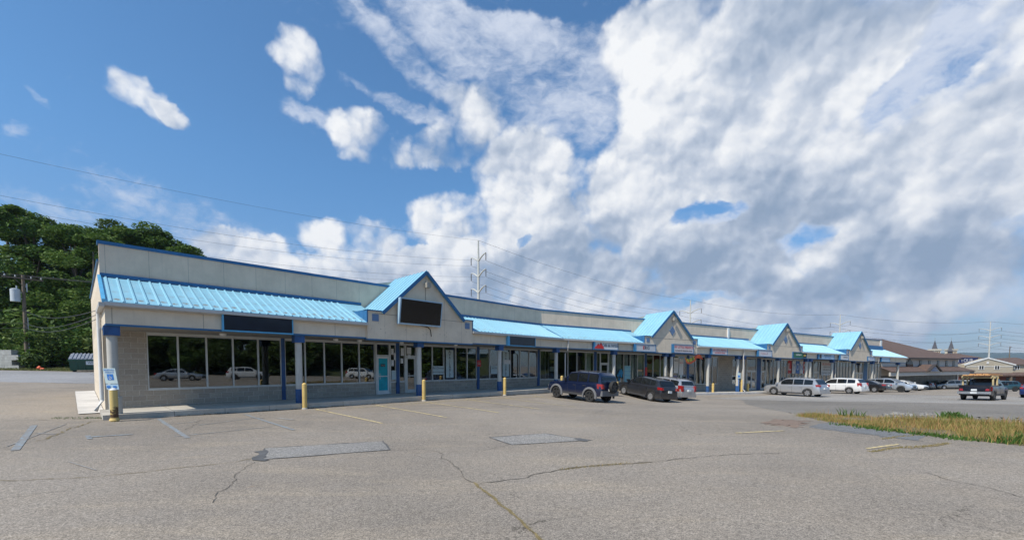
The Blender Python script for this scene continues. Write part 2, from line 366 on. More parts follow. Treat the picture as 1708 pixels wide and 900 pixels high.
SOFF = flat('soffit_board', (.22, .205, .18), .8, dirt=.2)
FRAME = flat('window_aluminium', (.55, .56, .54), .4, metal=.3)
FRAMED = flat('window_dark', (.06, .065, .07), .4, metal=.3)
CONC = mat_concrete('sidewalk_concrete'); CONCW = mat_concrete('pale_concrete', (.55, .53, .50), 0, .2)
GLASS = mat_glass('window_glass', refl=1.7); CARGLASS = flat('car_glass', (.010, .012, .013), .05, vary=.0)
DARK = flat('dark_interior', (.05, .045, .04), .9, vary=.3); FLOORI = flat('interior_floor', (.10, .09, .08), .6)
YEL = flat('bollard_yellow', (.62, .44, .15), .6, vary=.12, dirt=.25)
BLACK = flat('black_rubber', (.02, .02, .02), .8); DKPLA = flat('dark_plastic', (.045, .045, .048), .6)
GREYPL = flat('grey_plastic', (.14, .14, .145), .6); CHROME = flat('bright_metal', (.6, .6, .6), .25, metal=.9)
ALLOY = flat('alloy', (.5, .5, .51), .3, metal=.7); STEELW = flat('steel_wheel', (.07, .07, .07), .4, metal=.6)
RED = flat('tail_red', (.28, .012, .012), .2, coat=.6); CLEAR = flat('head_clear', (.65, .68, .7), .1, coat=1.)
AMBER = flat('lamp_amber', (.7, .25, .03), .2); PLATE = flat('plate_white', (.6, .62, .62), .4)
GALV = flat('galvanised', (.42, .43, .42), .45, metal=.6); POLEM = flat('pole_steel', (.50, .50, .46), .6)
WOOD = flat('weathered_wood', (.16, .125, .09), .85, vary=.25); BARK = flat('bark', (.10, .08, .06), .9, vary=.3, bump=.5)
LUMB = flat('yellow_lumber', (.48, .38, .20), .7, vary=.15); LUMO = flat('orange_lumber', (.50, .27, .11), .7, vary=.15)
WIRE = flat('wire', (.06, .06, .065), .6)

# ------------------------------------------------------------------ mesh helpers
class Frame:
    """facade frame: t along the front, k outwards, z up; 'drop' = fall of the roof line per metre"""
    def __init__(s, o, az, drop=0., side=0):
        s.o = Vector((o[0], o[1], 0)); s.d = Vector((math.sin(az), math.cos(az), 0)); s.n = Vector((s.d.y, -s.d.x, 0)); s.drop = drop; s.side = side
    def pt(s, t, k, z):
        p = s.o + s.d * t + s.n * k; p.z = z - s.drop * t; return p
    def t_at(s, px, k, z):
        """t of the facade point seen at photo column px"""
        xc = (px - 854) / FPX; o = s.o + s.n * k
        # x = xc * (y cos - (z-eye) sin)
        c = math.cos(TH); h = (z - EYE) * math.sin(TH)
        return (xc * (o.y * c - h) - o.x) / (s.d.x - xc * s.d.y * c)

class MB:
    def __init__(s): s.v = []; s.f = []; s.uv = []; s.mi = []; s.cur = 0
    def face(s, pts, uvs=None):
        i = len(s.v); s.v += [tuple(p) for p in pts]; s.f.append(tuple(range(i, i + len(pts))))
        s.uv += list(uvs) if uvs else [(p[0] + p[1], p[2]) for p in pts]; s.mi.append(s.cur)
    def hexa(s, c, uv=None):
        """c: 8 points, bottom 4 then top 4 (same order)"""
        for q in ((0, 3, 2, 1), (4, 5, 6, 7), (0, 1, 5, 4), (1, 2, 6, 5), (2, 3, 7, 6), (3, 0, 4, 7)):
            s.face([c[i] for i in q], [uv[i] for i in q] if uv else None)
    def fbox(s, fr, t0, t1, k0, k1, z0, z1, m0=0., m1=0.):
        """box in a facade frame; m0/m1 mitre the ends"""
        P = []; U = []
        for z in (z0, z1):
            for t, k, m in ((t0, k1, m0), (t1, k1, m1), (t1, k0, m1), (t0, k0, m0)):
                tt = t + m * k; P.append(fr.pt(tt, k, z)); U.append((tt, z if z1 - z0 > abs(k1 - k0) * .3 else k))
        s.hexa(P, U)
    def box(s, x0, x1, y0, y1, z0, z1):
        s.hexa([Vector(p) for p in ((x0, y0, z0), (x1, y0, z0), (x1, y1, z0), (x0, y1, z0), (x0, y0, z1), (x1, y0, z1), (x1, y1, z1), (x0, y1, z1))])
    def bar(s, a, b, w, h=None, up=Vector((0, 0, 1))):
        a = Vector(a); b = Vector(b); h = h or w; d = (b - a).normalized()
        if abs(d.dot(up)) > .98: up = Vector((1, 0, 0))
        x = d.cross(up).normalized() * (w / 2); y = x.cross(d).normalized() * (h / 2)
        s.hexa([a - x - y, a + x - y, a + x + y, a - x + y, b - x - y, b + x - y, b + x + y, b - x + y])
    def tube(s, pts, rad, n=10, cap=True):
        pts = [Vector(p) for p in pts]; rings = []
        if not isinstance(rad, (list, tuple)): rad = [rad] * len(pts)
        for i, p in enumerate(pts):
            a = pts[max(0, i - 1)]; b = pts[min(len(pts) - 1, i + 1)]; d = (b - a).normalized()
            u = Vector((0, 0, 1)) if abs(d.z) < .9 else Vector((1, 0, 0))
            x = d.cross(u).normalized(); y = x.cross(d).normalized()
            rings.append([p + (x * math.cos(2 * math.pi * j / n) + y * math.sin(2 * math.pi * j / n)) * rad[i] for j in range(n)])
        base = len(s.v)
        for r in rings: s.v += [tuple(q) for q in r]
        for i in range(len(rings) - 1):
            for j in range(n):
                a = base + i * n + j; b = base + i * n + (j + 1) % n
                s.f.append((a, a + n, b + n, b)); s.mi.append(s.cur); s.uv += [(j / n, 0), (j / n, 1), (j / n, 1), (j / n, 0)]
        if cap:
            s.f.append(tuple(base + j for j in range(n))); s.mi.append(s.cur); s.uv += [(0, 0)] * n
            e = base + (len(rings) - 1) * n
            s.f.append(tuple(e + j for j in range(n))[::-1]); s.mi.append(s.cur); s.uv += [(0, 0)] * n
    def prism(s, poly, off):
        """poly: 3D outline, extruded by vector off"""
        off = Vector(off); a = [Vector(p) for p in poly]; b = [p + off for p in a]; n = len(a)
        s.face(a); s.face(b[::-1])
        for i in range(n):
            j = (i + 1) % n; s.face([a[j], a[i], b[i], b[j]])
    def build(s, name, mats, parent=None, smooth=None, recalc=True, weld=False, bevel=0):
        me = bpy.data.meshes.new(name); me.from_pydata(s.v, [], s.f)
        l = me.uv_layers.new(name='UVMap')
        l.data.foreach_set('uv', np.array(s.uv, dtype=np.float32).ravel())
        if not isinstance(mats, (list, tuple)): mats = [mats]
        for m in mats: me.materials.append(m)
        me.polygons.foreach_set('material_index', s.mi)
        if recalc or weld:
            bm = bmesh.new(); bm.from_mesh(me)
            if weld: bmesh.ops.remove_doubles(bm, verts=bm.verts, dist=1e-4)
            bmesh.ops.recalc_face_normals(bm, faces=bm.faces); bm.to_mesh(me); bm.free()
        if smooth:
            me.polygons.foreach_set('use_smooth', [True] * len(me.polygons)); me.set_sharp_from_angle(angle=R(smooth))
        o = bpy.data.objects.new(name, me); C.objects.link(o)
        if parent: o.parent = parent
        if bevel:
            b = o.modifiers.new('bevel', 'BEVEL'); b.width = bevel; b.segments = 2; b.limit_method = 'ANGLE'
        return o

def thing(name, label, cat, loc=(0, 0, 0), rz=0., group=None):
    o = bpy.data.objects.new(name, None); C.objects.link(o); o.location = loc; o.rotation_euler = (0, 0, rz)
    o.empty_display_size = .3
    o['label'] = label; o['category'] = cat
    if group: o['group'] = group
    return o
def tag(o, label, cat, group=None):
    o['label'] = label; o['category'] = cat
    if group: o['group'] = group
    return o
def struct(o, kind='structure'): o['kind'] = kind; return o
def copy_tree(o, parent=None):
    c = o.copy(); C.objects.link(c); c.parent = parent
    for ch in [q for q in bpy.data.objects if q.parent == o]: copy_tree(ch, c)
    return c
def keep_parent(child, parent):
    """parent without moving (parents sit unrotated at their location until placed)"""
    child.parent = parent; child.matrix_parent_inverse = parent.matrix_basis.inverted()

def text_obj(body, size, mat, M, parent=None, name='lettering', extrude=.004, width=None):
    cu = bpy.data.curves.new('t', 'FONT'); cu.body = body; cu.size = size; cu.extrude = extrude; cu.align_x = 'CENTER'; cu.align_y = 'CENTER'; cu.resolution_u = 2
    cu.space_line = .9
    to = bpy.data.objects.new('t', cu); me = bpy.data.meshes.new_from_object(to)
    me.name = name
    xs = [v.co.x for v in me.vertices]; sc = 1.
    if width and xs: sc = width / max(.001, max(xs) - min(xs)); cx = (max(xs) + min(xs)) / 2
    for v in me.vertices:
        if width and xs: v.co.x = (v.co.x - cx) * sc
        v.co = M @ v.co
    me.materials.clear(); me.materials.append(mat)
    o = bpy.data.objects.new(name, me); C.objects.link(o); o.parent = parent
    bpy.data.objects.remove(to); bpy.data.curves.remove(cu)
    return o
def frame_M(fr, t, k, z):
    p = fr.pt(t, k, z); dd = fr.d.copy(); dd.z = -fr.drop
    return Matrix(((dd.x, 0, fr.n.x, p.x), (dd.y, 0, fr.n.y, p.y), (dd.z, 1, 0, p.z), (0, 0, 0, 1)))

# ------------------------------------------------------------------ building frames
A1, A2 = R(43.6), R(62.1)
F1 = Frame((-13.3, 13.8), A1)
T1 = 24.5                                   # the wings meet here on the column line
J = F1.pt(T1, 0, 0)
F2 = Frame((J.x, J.y), A2, .015)
MT = math.tan((A2 - A1) / 2)                # mitre
KW = -2.3                                   # shop wall plane
def fl(s):                                  # sidewalk level along the second wing
    if s <= 0: return .15
    u = min(1., s / 14.); u = u * u * (3 - 2 * u)
    return .15 - .78 * u - .018 * max(0, s - 10)
def zf(s): return fl(s) + F2.drop * s       # same, in F2's own heights

# ------------------------------------------------------------------ ground
ctrl = [(0, 0, 0), (-10, 0, 0), (10, 0, 0), (0, 10, 0), (-10, 8, 0), (10, 10, -.05), (20, 10, -.15), (30, 12, -.2), (-20, 6, .05), (0, 18, -.02), (8, 18, -.2),
        (4.3, 26.3, -.38), (10.3, 30.3, -.75), (27.5, 39, -1.10), (34.8, 30, -.80), (37, 45.5, -1.20), (43, 49, -1.33), (47, 50.5, -1.42), (20, 25, -.6), (15, 14.5, -.2), (50, 30, -.9),
        (86, 78, -2.6), (100, 95, -2.9), (60, 92, -2.9), (130, 60, -2.4), (60, 68, -2.3),
        (-39, 38, 1.3), (-54.7, 45, 1.8), (-27.3, 26.7, .43), (-19, 18, .1), (-15.5, 14, 0), (-30, 10, .15), (-60, 20, .9), (-60, 0, .4), (-40, 25, .7),
        (0, -20, 0), (-40, -20, .1), (40, -20, 0), (40, 0, -.2), (80, 0, -.6), (-40, 90, 3.5), (0, 90, 2), (-80, 60, 3), (140, 120, -3), (-80, 110, 5), (60, 120, -2), (150, -20, -1)]
for t in (-2, 3, 8, 13, 18, 23): 
    p = F1.pt(t, .6, 0); ctrl.append((p.x, p.y, .02 if t < 0 else -.06 if t < 5 else -.09))
for s in (2, 5, 9, 13, 18, 24, 30, 38, 46, 54, 60):
    p = F2.pt(s, 1.0, 0); ctrl.append((p.x, p.y, fl(s) - .17))
cp = np.array(ctrl, float)
def _phi(r2): return np.where(r2 > 1e-9, .5 * r2 * np.log(np.maximum(r2, 1e-9)), 0)
def tps_fit(cp, lam=3.0):
    n = len(cp); X = cp[:, :2]; r2 = ((X[:, None] - X[None]) ** 2).sum(-1)
    K = _phi(r2) + lam * np.eye(n); Pm = np.c_[np.ones(n), X]
    A = np.zeros((n + 3, n + 3)); A[:n, :n] = K; A[:n, n:] = Pm; A[n:, :n] = Pm.T
    return np.linalg.solve(A, np.r_[cp[:, 2], 0, 0, 0])
_w = tps_fit(cp)
def ground_fn(x, y):
    x = np.clip(np.asarray(x, float), -85, 150); y = np.clip(np.asarray(y, float), -30, 120)
    r2 = (x[..., None] - cp[:, 0]) ** 2 + (y[..., None] - cp[:, 1]) ** 2
    return _phi(r2) @ _w[:-3] + _w[-3] + _w[-2] * x + _w[-1] * y
gx = np.concatenate([[-6000, -2500, -900, -400, -250, -160, -120, -95], np.arange(-85, -30, 2.5), np.arange(-30, 50, .8), np.arange(50, 150, 2.5), [150, 175, 220, 300, 450, 900, 2500, 6000]])
gy = np.concatenate([[-6000, -1500, -500, -200, -90, -50], np.arange(-30, -4, 2.), np.arange(-4, 62, .8), np.arange(62, 120, 2.5), [120, 150, 200, 300, 500, 1000, 2500, 8000]])
GX, GY = np.meshgrid(gx, gy); GZ = ground_fn(GX, GY)
def gz(x, y):
    i = int(np.clip(np.searchsorted(gx, x) - 1, 0, len(gx) - 2)); j = int(np.clip(np.searchsorted(gy, y) - 1, 0, len(gy) - 2))
    u = (x - gx[i]) / (gx[i + 1] - gx[i]); v = (y - gy[j]) / (gy[j + 1] - gy[j])
    a, b, c, d = GZ[j, i], GZ[j, i + 1], GZ[j + 1, i + 1], GZ[j + 1, i]
    return float(a + u * (b - a) + v * (c - b)) if u >= v else float(a + v * (d - a) + u * (c - d))
def gp(px, py, dz=0.):
    """ground point seen at a photo position"""
    r = ray(px, py); s = 3.0; last = 0.
    z0 = EYE + r.z * s - gz(r.x * s, r.y * s)
    while s < 400:
        s2 = s * 1.02; z1 = EYE + r.z * s2 - gz(r.x * s2, r.y * s2)
        if z1 < 0:
            a, b = s, s2
            for _ in range(25):
                m = (a + b) / 2
                if EYE + r.z * m - gz(r.x * m, r.y * m) < 0: b = m
                else: a = m
            return Vector((r.x * a, r.y * a, gz(r.x * a, r.y * a) + dz))
        s = s2
    return Vector((r.x * s, r.y * s, gz(r.x * s, r.y * s) + dz))
verts = np.stack([GX, GY, GZ], -1).reshape(-1, 3); nx = len(gx); ny = len(gy)
faces = [f for j in range(ny - 1) for i in range(nx - 1) for f in ((j * nx + i, j * nx + i + 1, (j + 1) * nx + i + 1), (j * nx + i, (j + 1) * nx + i + 1, (j + 1) * nx + i))]
me = bpy.data.meshes.new('ground'); me.from_pydata(verts.tolist(), [], faces); me.materials.append(ASPH)
me.polygons.foreach_set('use_smooth', [True] * len(faces))
go = bpy.data.objects.new('ground', me); C.objects.link(go); struct(go)

def drape(name, quadpts, dz, mat, nu=12, nv=4, jag=0., kind='structure'):
    """sheet laid on the ground; quadpts: 4 ground points a,b,c,d (a-b far/near edge ...)"""
    a, b, c, d = [Vector(q) for q in quadpts]; m = MB(); P = {}
    for i in range(nu + 1):
        for j in range(nv + 1):
            u = i / nu; v = j / nv; p = (a * (1 - u) + b * u) * (1 - v) + (d * (1 - u) + c * u) * v
            if jag and (i in (0, nu) or j in (0, nv)): p.x += random.uniform(-jag, jag); p.y += random.uniform(-jag, jag)
            p.z = gz(p.x, p.y) + dz; P[i, j] = p
    for i in range(nu):
        for j in range(nv):
            q = [P[i, j], P[i + 1, j], P[i + 1, j + 1], P[i, j + 1]]; m.face(q, [(x.x, x.y) for x in q])
    o = m.build(name, mat, smooth=60, weld=True); struct(o, kind); return o
def ribbon(m, pts, w, dz, jag=0., step=.25):
    pts = [Vector((p[0], p[1], 0)) for p in pts]; dense = []
    for a, b in zip(pts[:-1], pts[1:]):
        n = max(1, int((b - a).length / step))
        for i in range(n): dense.append(a.lerp(b, i / n))
    dense.append(pts[-1])
    if jag:
        off = 0.
        for i in range(1, len(dense) - 1):
            d = (dense[i + 1] - dense[i - 1]).normalized(); n = Vector((-d.y, d.x, 0)); off = off * .75 + random.uniform(-jag, jag); dense[i] = dense[i] + n * off
    L = []
    for i, p in enumerate(dense):
        d = (dense[min(i + 1, len(dense) - 1)] - dense[max(i - 1, 0)]).normalized(); n = Vector((-d.y, d.x, 0))
        ww = w * (random.uniform(.35, 1.3) if jag else 1) / 2
        a = p - n * ww; b = p + n * ww; a.z = gz(a.x, a.y) + dz; b.z = gz(b.x, b.y) + dz; L.append((a, b))
    for (a, b), (c, d) in zip(L[:-1], L[1:]): m.face([a, b, d, c], [(q.x, q.y) for q in (a, b, d, c)])

# paint with wear
def mat_marking(name, col, wear=.5):
    m, nt, g, b = new_mat(name); geo = nt.nodes.new('ShaderNodeNewGeometry'); P = geo.outputs['Position']
    n = g.noise(P, 7, 7, .75); n2 = g.noise(P, 50, 3, .6)
    c = g.mix(g.ss(g.m('ADD', n, g.m('MULTIPLY', n2, .25)), .62 - .25 * wear, .75 - .2 * wear, 0, .9), (*col, 1), (.215, .20, .185, 1))
    nt.links.new(c, b.inputs['Base Color']); b.inputs['Roughness'].default_value = .85; MATS[name] = m; return m
MYEL = mat_marking('paint_yellow', (.62, .49, .24), .2); MBLU = mat_marking('paint_blue', (.24, .33, .39), .55); MWHT = mat_marking('paint_white', (.50, .48, .44), .7)
PATCH = mat_asphalt('patch_asphalt', (.26, .25, .235), .2, False, grain=1.25); SEAL = flat('tar_seal', (.10, .10, .10), .8, vary=.3)
LIGHTASPH = mat_asphalt('newer_lane', (.29, .275, .255), .25, True); DARKASPH = mat_asphalt('dark_lane', (.205, .19, .17), .3, True)
def quad(*a): return [gp(*q) for q in a]
# lanes in the distance (lighter lot, darker drive)
drape('lane', quad((1230, 665), (1760, 676), (1760, 702), (1330, 692)), .005, DARKASPH, 60, 10, .25)
drape('lot_surface', quad((1360, 656), (1760, 662), (1760, 675), (1180, 663.5)), .006, LIGHTASPH, 50, 8, .05)
m = MB()
for a, b, w in [((526, 681.6), (637, 705.6), .1), ((627, 675), (745, 696), .1), ((707, 669.5), (832, 688), .1), ((777, 665), (900, 682), .1),
                ((840, 662.5), (960, 678), .1), ((891, 659.5), (970, 671), .1), ((526, 684), (906, 661), .10), ((1228, 722), (1308, 718), .11), ((1447, 748), (1500, 740.5), .08)]:
    ribbon(m, [gp(*a), gp(*b)], w, .010)
struct(m.build('parking_lines_yellow', MYEL))
m = MB()
for a, b, w in [((57, 709), (25, 751), .13), ((264, 698), (313, 730), .11), ((408, 690.5), (490, 717), .1), ((146, 729), (222, 724), .16), ((146, 726), (150, 732), .1),
                ((330, 709), (425, 697), .05), ((290, 728), (455, 711), .05), ((272, 708), (330, 703), .05)]:
    ribbon(m, [gp(*a), gp(*b)], w, .010)
struct(m.build('parking_lines_blue', MBLU))
m = MB()
for a, b, w in [((1322, 664.5), (1336, 666), .35), ((1340, 667), (1352, 667), .3), ((1100, 668), (1120, 670), .2), ((60, 722), (92, 724), .08), ((465, 697), (490, 700), .15), ((420, 696), (440, 697), .1), ((115, 770), (160, 784), .03), ((10, 745), (110, 707), .03)]:
    ribbon(m, [gp(*a), gp(*b)], w, .010)
struct(m.build('parking_lines_white', MWHT))
for pts in (((437, 766), (650, 750), (638, 735.5), (442, 747)), ((853, 741.5), (986, 734), (908, 722.5), (815, 729))):
    q = quad(*pts)
    drape('asphalt_patch', q, .006, PATCH, 20, 5, .02)
    m = MB(); ribbon(m, q + [q[0]], .04, .010, .012, .2); struct(m.build('tar_seam', SEAL))
m = MB(); ribbon(m, quad((434, 752), (440, 757), (436, 765), (445, 768)), .20, .012, .05, .15); ribbon(m, quad((962, 731), (978, 736)), .18, .012, .02, .15)
struct(m.build('tar_patch', SEAL))
# cracks: weeds in some of them
CRKD = flat('crack_dark', (.12, .105, .085), .95, vary=.3); CRKY = flat('crack_weed', (.20, .155, .07), .95, vary=.35, vscale=8)
def crack(pts, w, mat, j=.04):
    m = MB(); ribbon(m, quad(*pts), w * .7, .007, j, .09); struct(m.build('pavement_crack', mat))
crack([(727, 752), (760, 780), (792, 806)], .022, CRKD); crack([(790, 804), (800, 812), (830, 836), (870, 868), (905, 902), (930, 930)], .055, CRKY, .02)
crack([(800, 806), (840, 801), (880, 796), (885, 792), (930, 783), (980, 776), (1050, 772), (1110, 768), (1180, 762), (1215, 758), (1300, 755)], .03, CRKD, .04)
crack([(930, 783), (980, 777), (1050, 772), (1090, 770)], .03, CRKY, .04)
crack([(0, 801), (80, 799), (150, 796), (210, 790), (300, 780), (385, 772), (433, 763)], .028, CRKY, .03)
crack([(425, 770), (400, 790), (398, 800), (365, 820), (355, 838)], .018, CRKD); crack([(655, 750), (700, 749), (735, 753), (800, 752), (850, 742)], .015, CRKD)
crack([(1330, 708), (1400, 716), (1470, 727), (1540, 736)], .05, CRKD); crack([(1472, 732), (1500, 727), (1530, 725), (1545, 722)], .09, CRKY, .05)
crack([(1452, 753), (1475, 748), (1500, 746), (1520, 749), (1545, 744), (1582, 739)], .085, CRKY, .05); crack([(1545, 788), (1590, 802), (1640, 812), (1708, 830)], .02, CRKD)
crack([(300, 720), (320, 712), (330, 703), (345, 698)], .02, CRKD); crack([(60, 735), (110, 718), (150, 703), (190, 698)], .05, CRKY, .06)
crack([(0, 702), (60, 700), (150, 698), (185, 697)], .05, CRKD, .05); crack([(700, 686), (720, 690), (760, 688)], .015, CRKD)
crack([(480, 700), (520, 694), (560, 697)], .02, CRKD); crack([(890, 690), (920, 696), (990, 690), (1010, 682)], .02, CRKD)
RUST = mat_asphalt('rusty_asphalt', (.26, .195, .155), .3, False)
drape('stained_asphalt', quad((1268, 706), (1335, 712), (1345, 702), (1290, 698)), .006, RUST, 16, 6, .35)
drape('stained_asphalt', quad((1345, 712), (1530, 735), (1560, 722), (1375, 703)), .005, mat_asphalt('grey_blue_asphalt', (.20, .205, .21), .3, True), 14, 5, .12)

# ------------------------------------------------------------------ sidewalk
m = MB()
def kf1(t): return .32 + .030 * max(0., t)
def kf2(s): return max(.36, 1.05 - .05 * max(0., s))
def slab(fr, t0, t1, k0, k1, zt, n, m0=0., m1=0.):
    for i in range(n):
        a = t0 + (t1 - t0) * i / n; b = t0 + (t1 - t0) * (i + 1) / n
        P = []; U = []
        for zz in (-1.2, 0):
            ka, kb = (k1(a), k1(b)) if callable(k1) else (k1, k1)
            for t, k, mm in ((a, ka, m0 * (i == 0)), (b, kb, m1 * (i == n - 1)), (b, k0, m1 * (i == n - 1)), (a, k0, m0 * (i == 0))):
                tt = t + mm * k; z = zt(tt) + zz; P.append(fr.pt(tt, k, z)); U.append((tt, k + zz * .7))
        m.hexa(P, U)
slab(F1, -.30, T1, -2.28, kf1, lambda t: .15, 40, 0, -MT)
slab(F2, 0, 60.5, -2.28, kf2, zf, 80, MT, 0)
struct(m.build('sidewalk', CONC))
m = MB(); 
for a, b in ((13.3, 25.5), (26.5, 29.5)):
    slab(F2, a, b, .38, 1.1 if a < 20 else .9, lambda t: zf(t) + .01, 8)
struct(m.build('kerb', CONCW))
m = MB(); ribbon(m, [F1.pt(t, kf1(t) + .05, 0) for t in np.linspace(1.5, 24, 60)], .13, .012, .015, .2); struct(m.build('gutter_dirt', flat('gutter_dirt', (.045, .038, .03), .95, vary=.4, vscale=6)))
# pale concrete strip beside the end wall
q = [F1.pt(-.17, -2.4, 0), F1.pt(-.17, -15, 0), F1.pt(-.95, -15, 0), F1.pt(-.85, -2.4, 0)]
drape('concrete_apron', q, .03, CONCW, 24, 2, .008)

# ------------------------------------------------------------------ THE SHOPPING STRIP
B = thing('shopping_center', 'long bent one storey strip of shops with pale blue metal canopy and five small gables', 'building', tuple(F1.pt(0, 0, 0)))
BI = Matrix.Translation(-Vector(B.location))
def part(mb, name, mat, parent=None, **kw):
    o = mb.build(name, mat, **kw)
    if parent is None:
        o.data.transform(BI); o.parent = B
    else:
        o.data.transform(BI); o.parent = parent
    return o
ZT = 3.02   # head of the shop windows
T0 = -.15   # left end of the strip
S1 = 60.5   # far end of second wing
# parapet walls
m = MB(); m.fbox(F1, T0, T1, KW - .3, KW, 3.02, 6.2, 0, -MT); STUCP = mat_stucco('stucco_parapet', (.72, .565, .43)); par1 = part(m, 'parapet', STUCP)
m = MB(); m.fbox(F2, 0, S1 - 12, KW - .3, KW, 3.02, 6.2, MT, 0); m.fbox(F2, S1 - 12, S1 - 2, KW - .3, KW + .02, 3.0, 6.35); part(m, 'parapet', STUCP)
m = MB(); m.fbox(F1, T0 - .04, T1, KW - .34, KW + .05, 6.2, 6.32, 0, -MT); m.fbox(F2, 0, S1 - 12, KW - .34, KW + .05, 6.2, 6.32, MT, 0)
m.fbox(F2, S1 - 12, S1 - 1.9, KW - .34, KW + .07, 6.35, 6.43)
m.fbox(F1, T0 - .06, T0 + .25, -15, KW - .34, 5.62, 5.7)
part(m, 'coping', BLUE)
# flashing line where canopy meets parapet is added with each canopy piece
# end wall and back walls
m = MB(); m.fbox(F1, T0, T0 + .3, KW - .31, KW - .001, -1, 6.195); part(m, 'wall', STUC)
m = MB(); m.fbox(F1, T0, T0 + .3, -15, KW - .312, -1, 5.6); m.fbox(F1, T0, T1, -15.3, -15, -1, 5.6, 0, -MT)
part(m, 'wall', STUC)
m = MB(); m.fbox(F2, 0, S1 - 2, -15.3, -15, -4, 5.6, MT, 0); m.fbox(F2, S1 - 2.3, S1 - 2, -15.01, KW - .35, -4, 5.59); part(m, 'wall', STUC)
m = MB(); m.fbox(F1, T0 + .3, T1, -15, KW - .31, 5.3, 5.4, 0, -MT); m.fbox(F2, 0, S1 - 2.3, -15, KW - .31, 5.3, 5.4, MT, 0); part(m, 'roof', flat('flat_roof', (.2, .2, .2), .9))
# interior: dark floor, back wall, ceiling
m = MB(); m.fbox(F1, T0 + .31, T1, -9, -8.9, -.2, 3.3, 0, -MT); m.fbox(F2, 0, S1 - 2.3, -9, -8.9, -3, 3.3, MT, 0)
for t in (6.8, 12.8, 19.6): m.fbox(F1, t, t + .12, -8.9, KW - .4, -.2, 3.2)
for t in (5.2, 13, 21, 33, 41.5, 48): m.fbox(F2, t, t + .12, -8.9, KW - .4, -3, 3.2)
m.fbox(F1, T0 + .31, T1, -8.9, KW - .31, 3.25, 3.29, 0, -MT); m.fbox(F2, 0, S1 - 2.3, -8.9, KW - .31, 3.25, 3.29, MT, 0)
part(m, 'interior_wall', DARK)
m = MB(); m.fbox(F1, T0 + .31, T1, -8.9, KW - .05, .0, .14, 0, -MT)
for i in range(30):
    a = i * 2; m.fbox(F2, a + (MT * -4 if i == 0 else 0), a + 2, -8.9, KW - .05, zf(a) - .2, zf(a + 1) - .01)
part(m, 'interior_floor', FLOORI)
# canopy: roof sheets with ribs, gutter, fascia, soffit
KE, ZE, ZW = .38, 3.80, 4.98
SL = math.hypot(KE - KW, ZW - ZE)
def zc(k): return ZE + (KE - k) / (KE - KW) * (ZW - ZE)
def canopy(fr, t0, t1, m0=0., m1=0., rake=False):
    m = MB()
    c = []; u = []
    for dz in (0, .045):
        for t, k, mm in ((t0, KE, m0), (t1, KE, m1), (t1, KW, m1), (t0, KW, m0)):
            c.append(fr.pt(t + mm * k, k, zc(k) + dz)); u.append((t + mm * k, (KE - k) / (KE - KW) * SL))
    m.hexa(c, u)
    n0 = math.ceil((t0 - .4) / .305); n1 = math.floor((t1 + .4) / .305)
    for i in range(n0, n1 + 1):
        t = i * .305; ka, kb = KE, KW
        if m0: ka = min(ka, (t - t0 - .03) / m0)
        elif t < t0 + .05: continue
        if m1: ka = min(ka, (t - t1 + .03) / m1)
        elif t > t1 - .05: continue
        if ka < kb + .15: continue
        cc = []; uu = []
        for hw, dz in ((.038, .045), (.02, .085)):
            for s, k in ((-hw, ka + .004), (hw, ka + .004), (hw, kb), (-hw, kb)):
                cc.append(fr.pt(t + s, k, zc(k) + dz)); uu.append((i * .305, 3.0))
        m.hexa(cc, uu)
    o = part(m, 'canopy_roof', ROOFB)
    m = MB(); m.fbox(fr, t0, t1, KW + .002, KW + .07, ZW + .05, ZW + .17, m0, m1)
    part(m, 'flashing', BLUE, o)
    return o
def eave(fr, t0, t1, m0=0., m1=0.):
    m = MB(); m.fbox(fr, t0, t1, KE - .03, KE + .10, 3.70, 3.81, m0, m1); m.fbox(fr, t0, t1, KE - .10, KE - .032, 3.66, 3.74, m0, m1)
    part(m, 'gutter', GUT)
    m = MB(); m.fbox(fr, t0, t1, .05, .25, 3.13, 3.70, m0, m1); part(m, 'fascia', FASC)
    m = MB(); m.fbox(fr, t0, t1, .045, .262, 3.07, 3.128, m0, m1); part(m, 'fascia_trim', BLUE)
G1 = 12.17; G2, G3, G4 = 11.75, 29.2, 45.6
HW = 3.33
def fill(fr, t0, t1, kb=-.45):
    m = MB(); c = []; u = []
    for dz in (0, .045):
        for t, k in ((t0, kb), (t1, kb), (t1, KW), (t0, KW)): c.append(fr.pt(t, k, zc(k) + dz)); u.append((t, (KE - k) / (KE - KW) * SL))
    m.hexa(c, u); o = part(m, 'canopy_roof', ROOFB)
    m = MB(); m.fbox(fr, t0, t1, KW + .002, KW + .07, ZW + .05, ZW + .17); part(m, 'flashing', BLUE, o)
canopy(F1, T0, G1 - HW - .03); canopy(F1, G1 + HW + .03, T1, 0, -MT)
canopy(F2, 0, G2 - HW - .03, MT, 0); canopy(F2, G2 + HW + .03, G3 - HW - .03); canopy(F2, G3 + HW + .03, G4 - HW - .03)
for fr_, c_ in ((F1, G1), (F2, G2), (F2, G3), (F2, G4)): fill(fr_, c_ - HW - .028, c_ - HW + 1.0, -1.21); fill(fr_, c_ + HW - 1.0, c_ + HW + .028, -1.21)
eave(F1, T0, G1 - HW); eave(F1, G1 + HW, T1, 0, -MT); eave(F2, 0, G2 - HW, MT, 0); eave(F2, G2 + HW, G3 - HW); eave(F2, G3 + HW, G4 - HW); eave(F2, G4 + HW, S1 - 1)
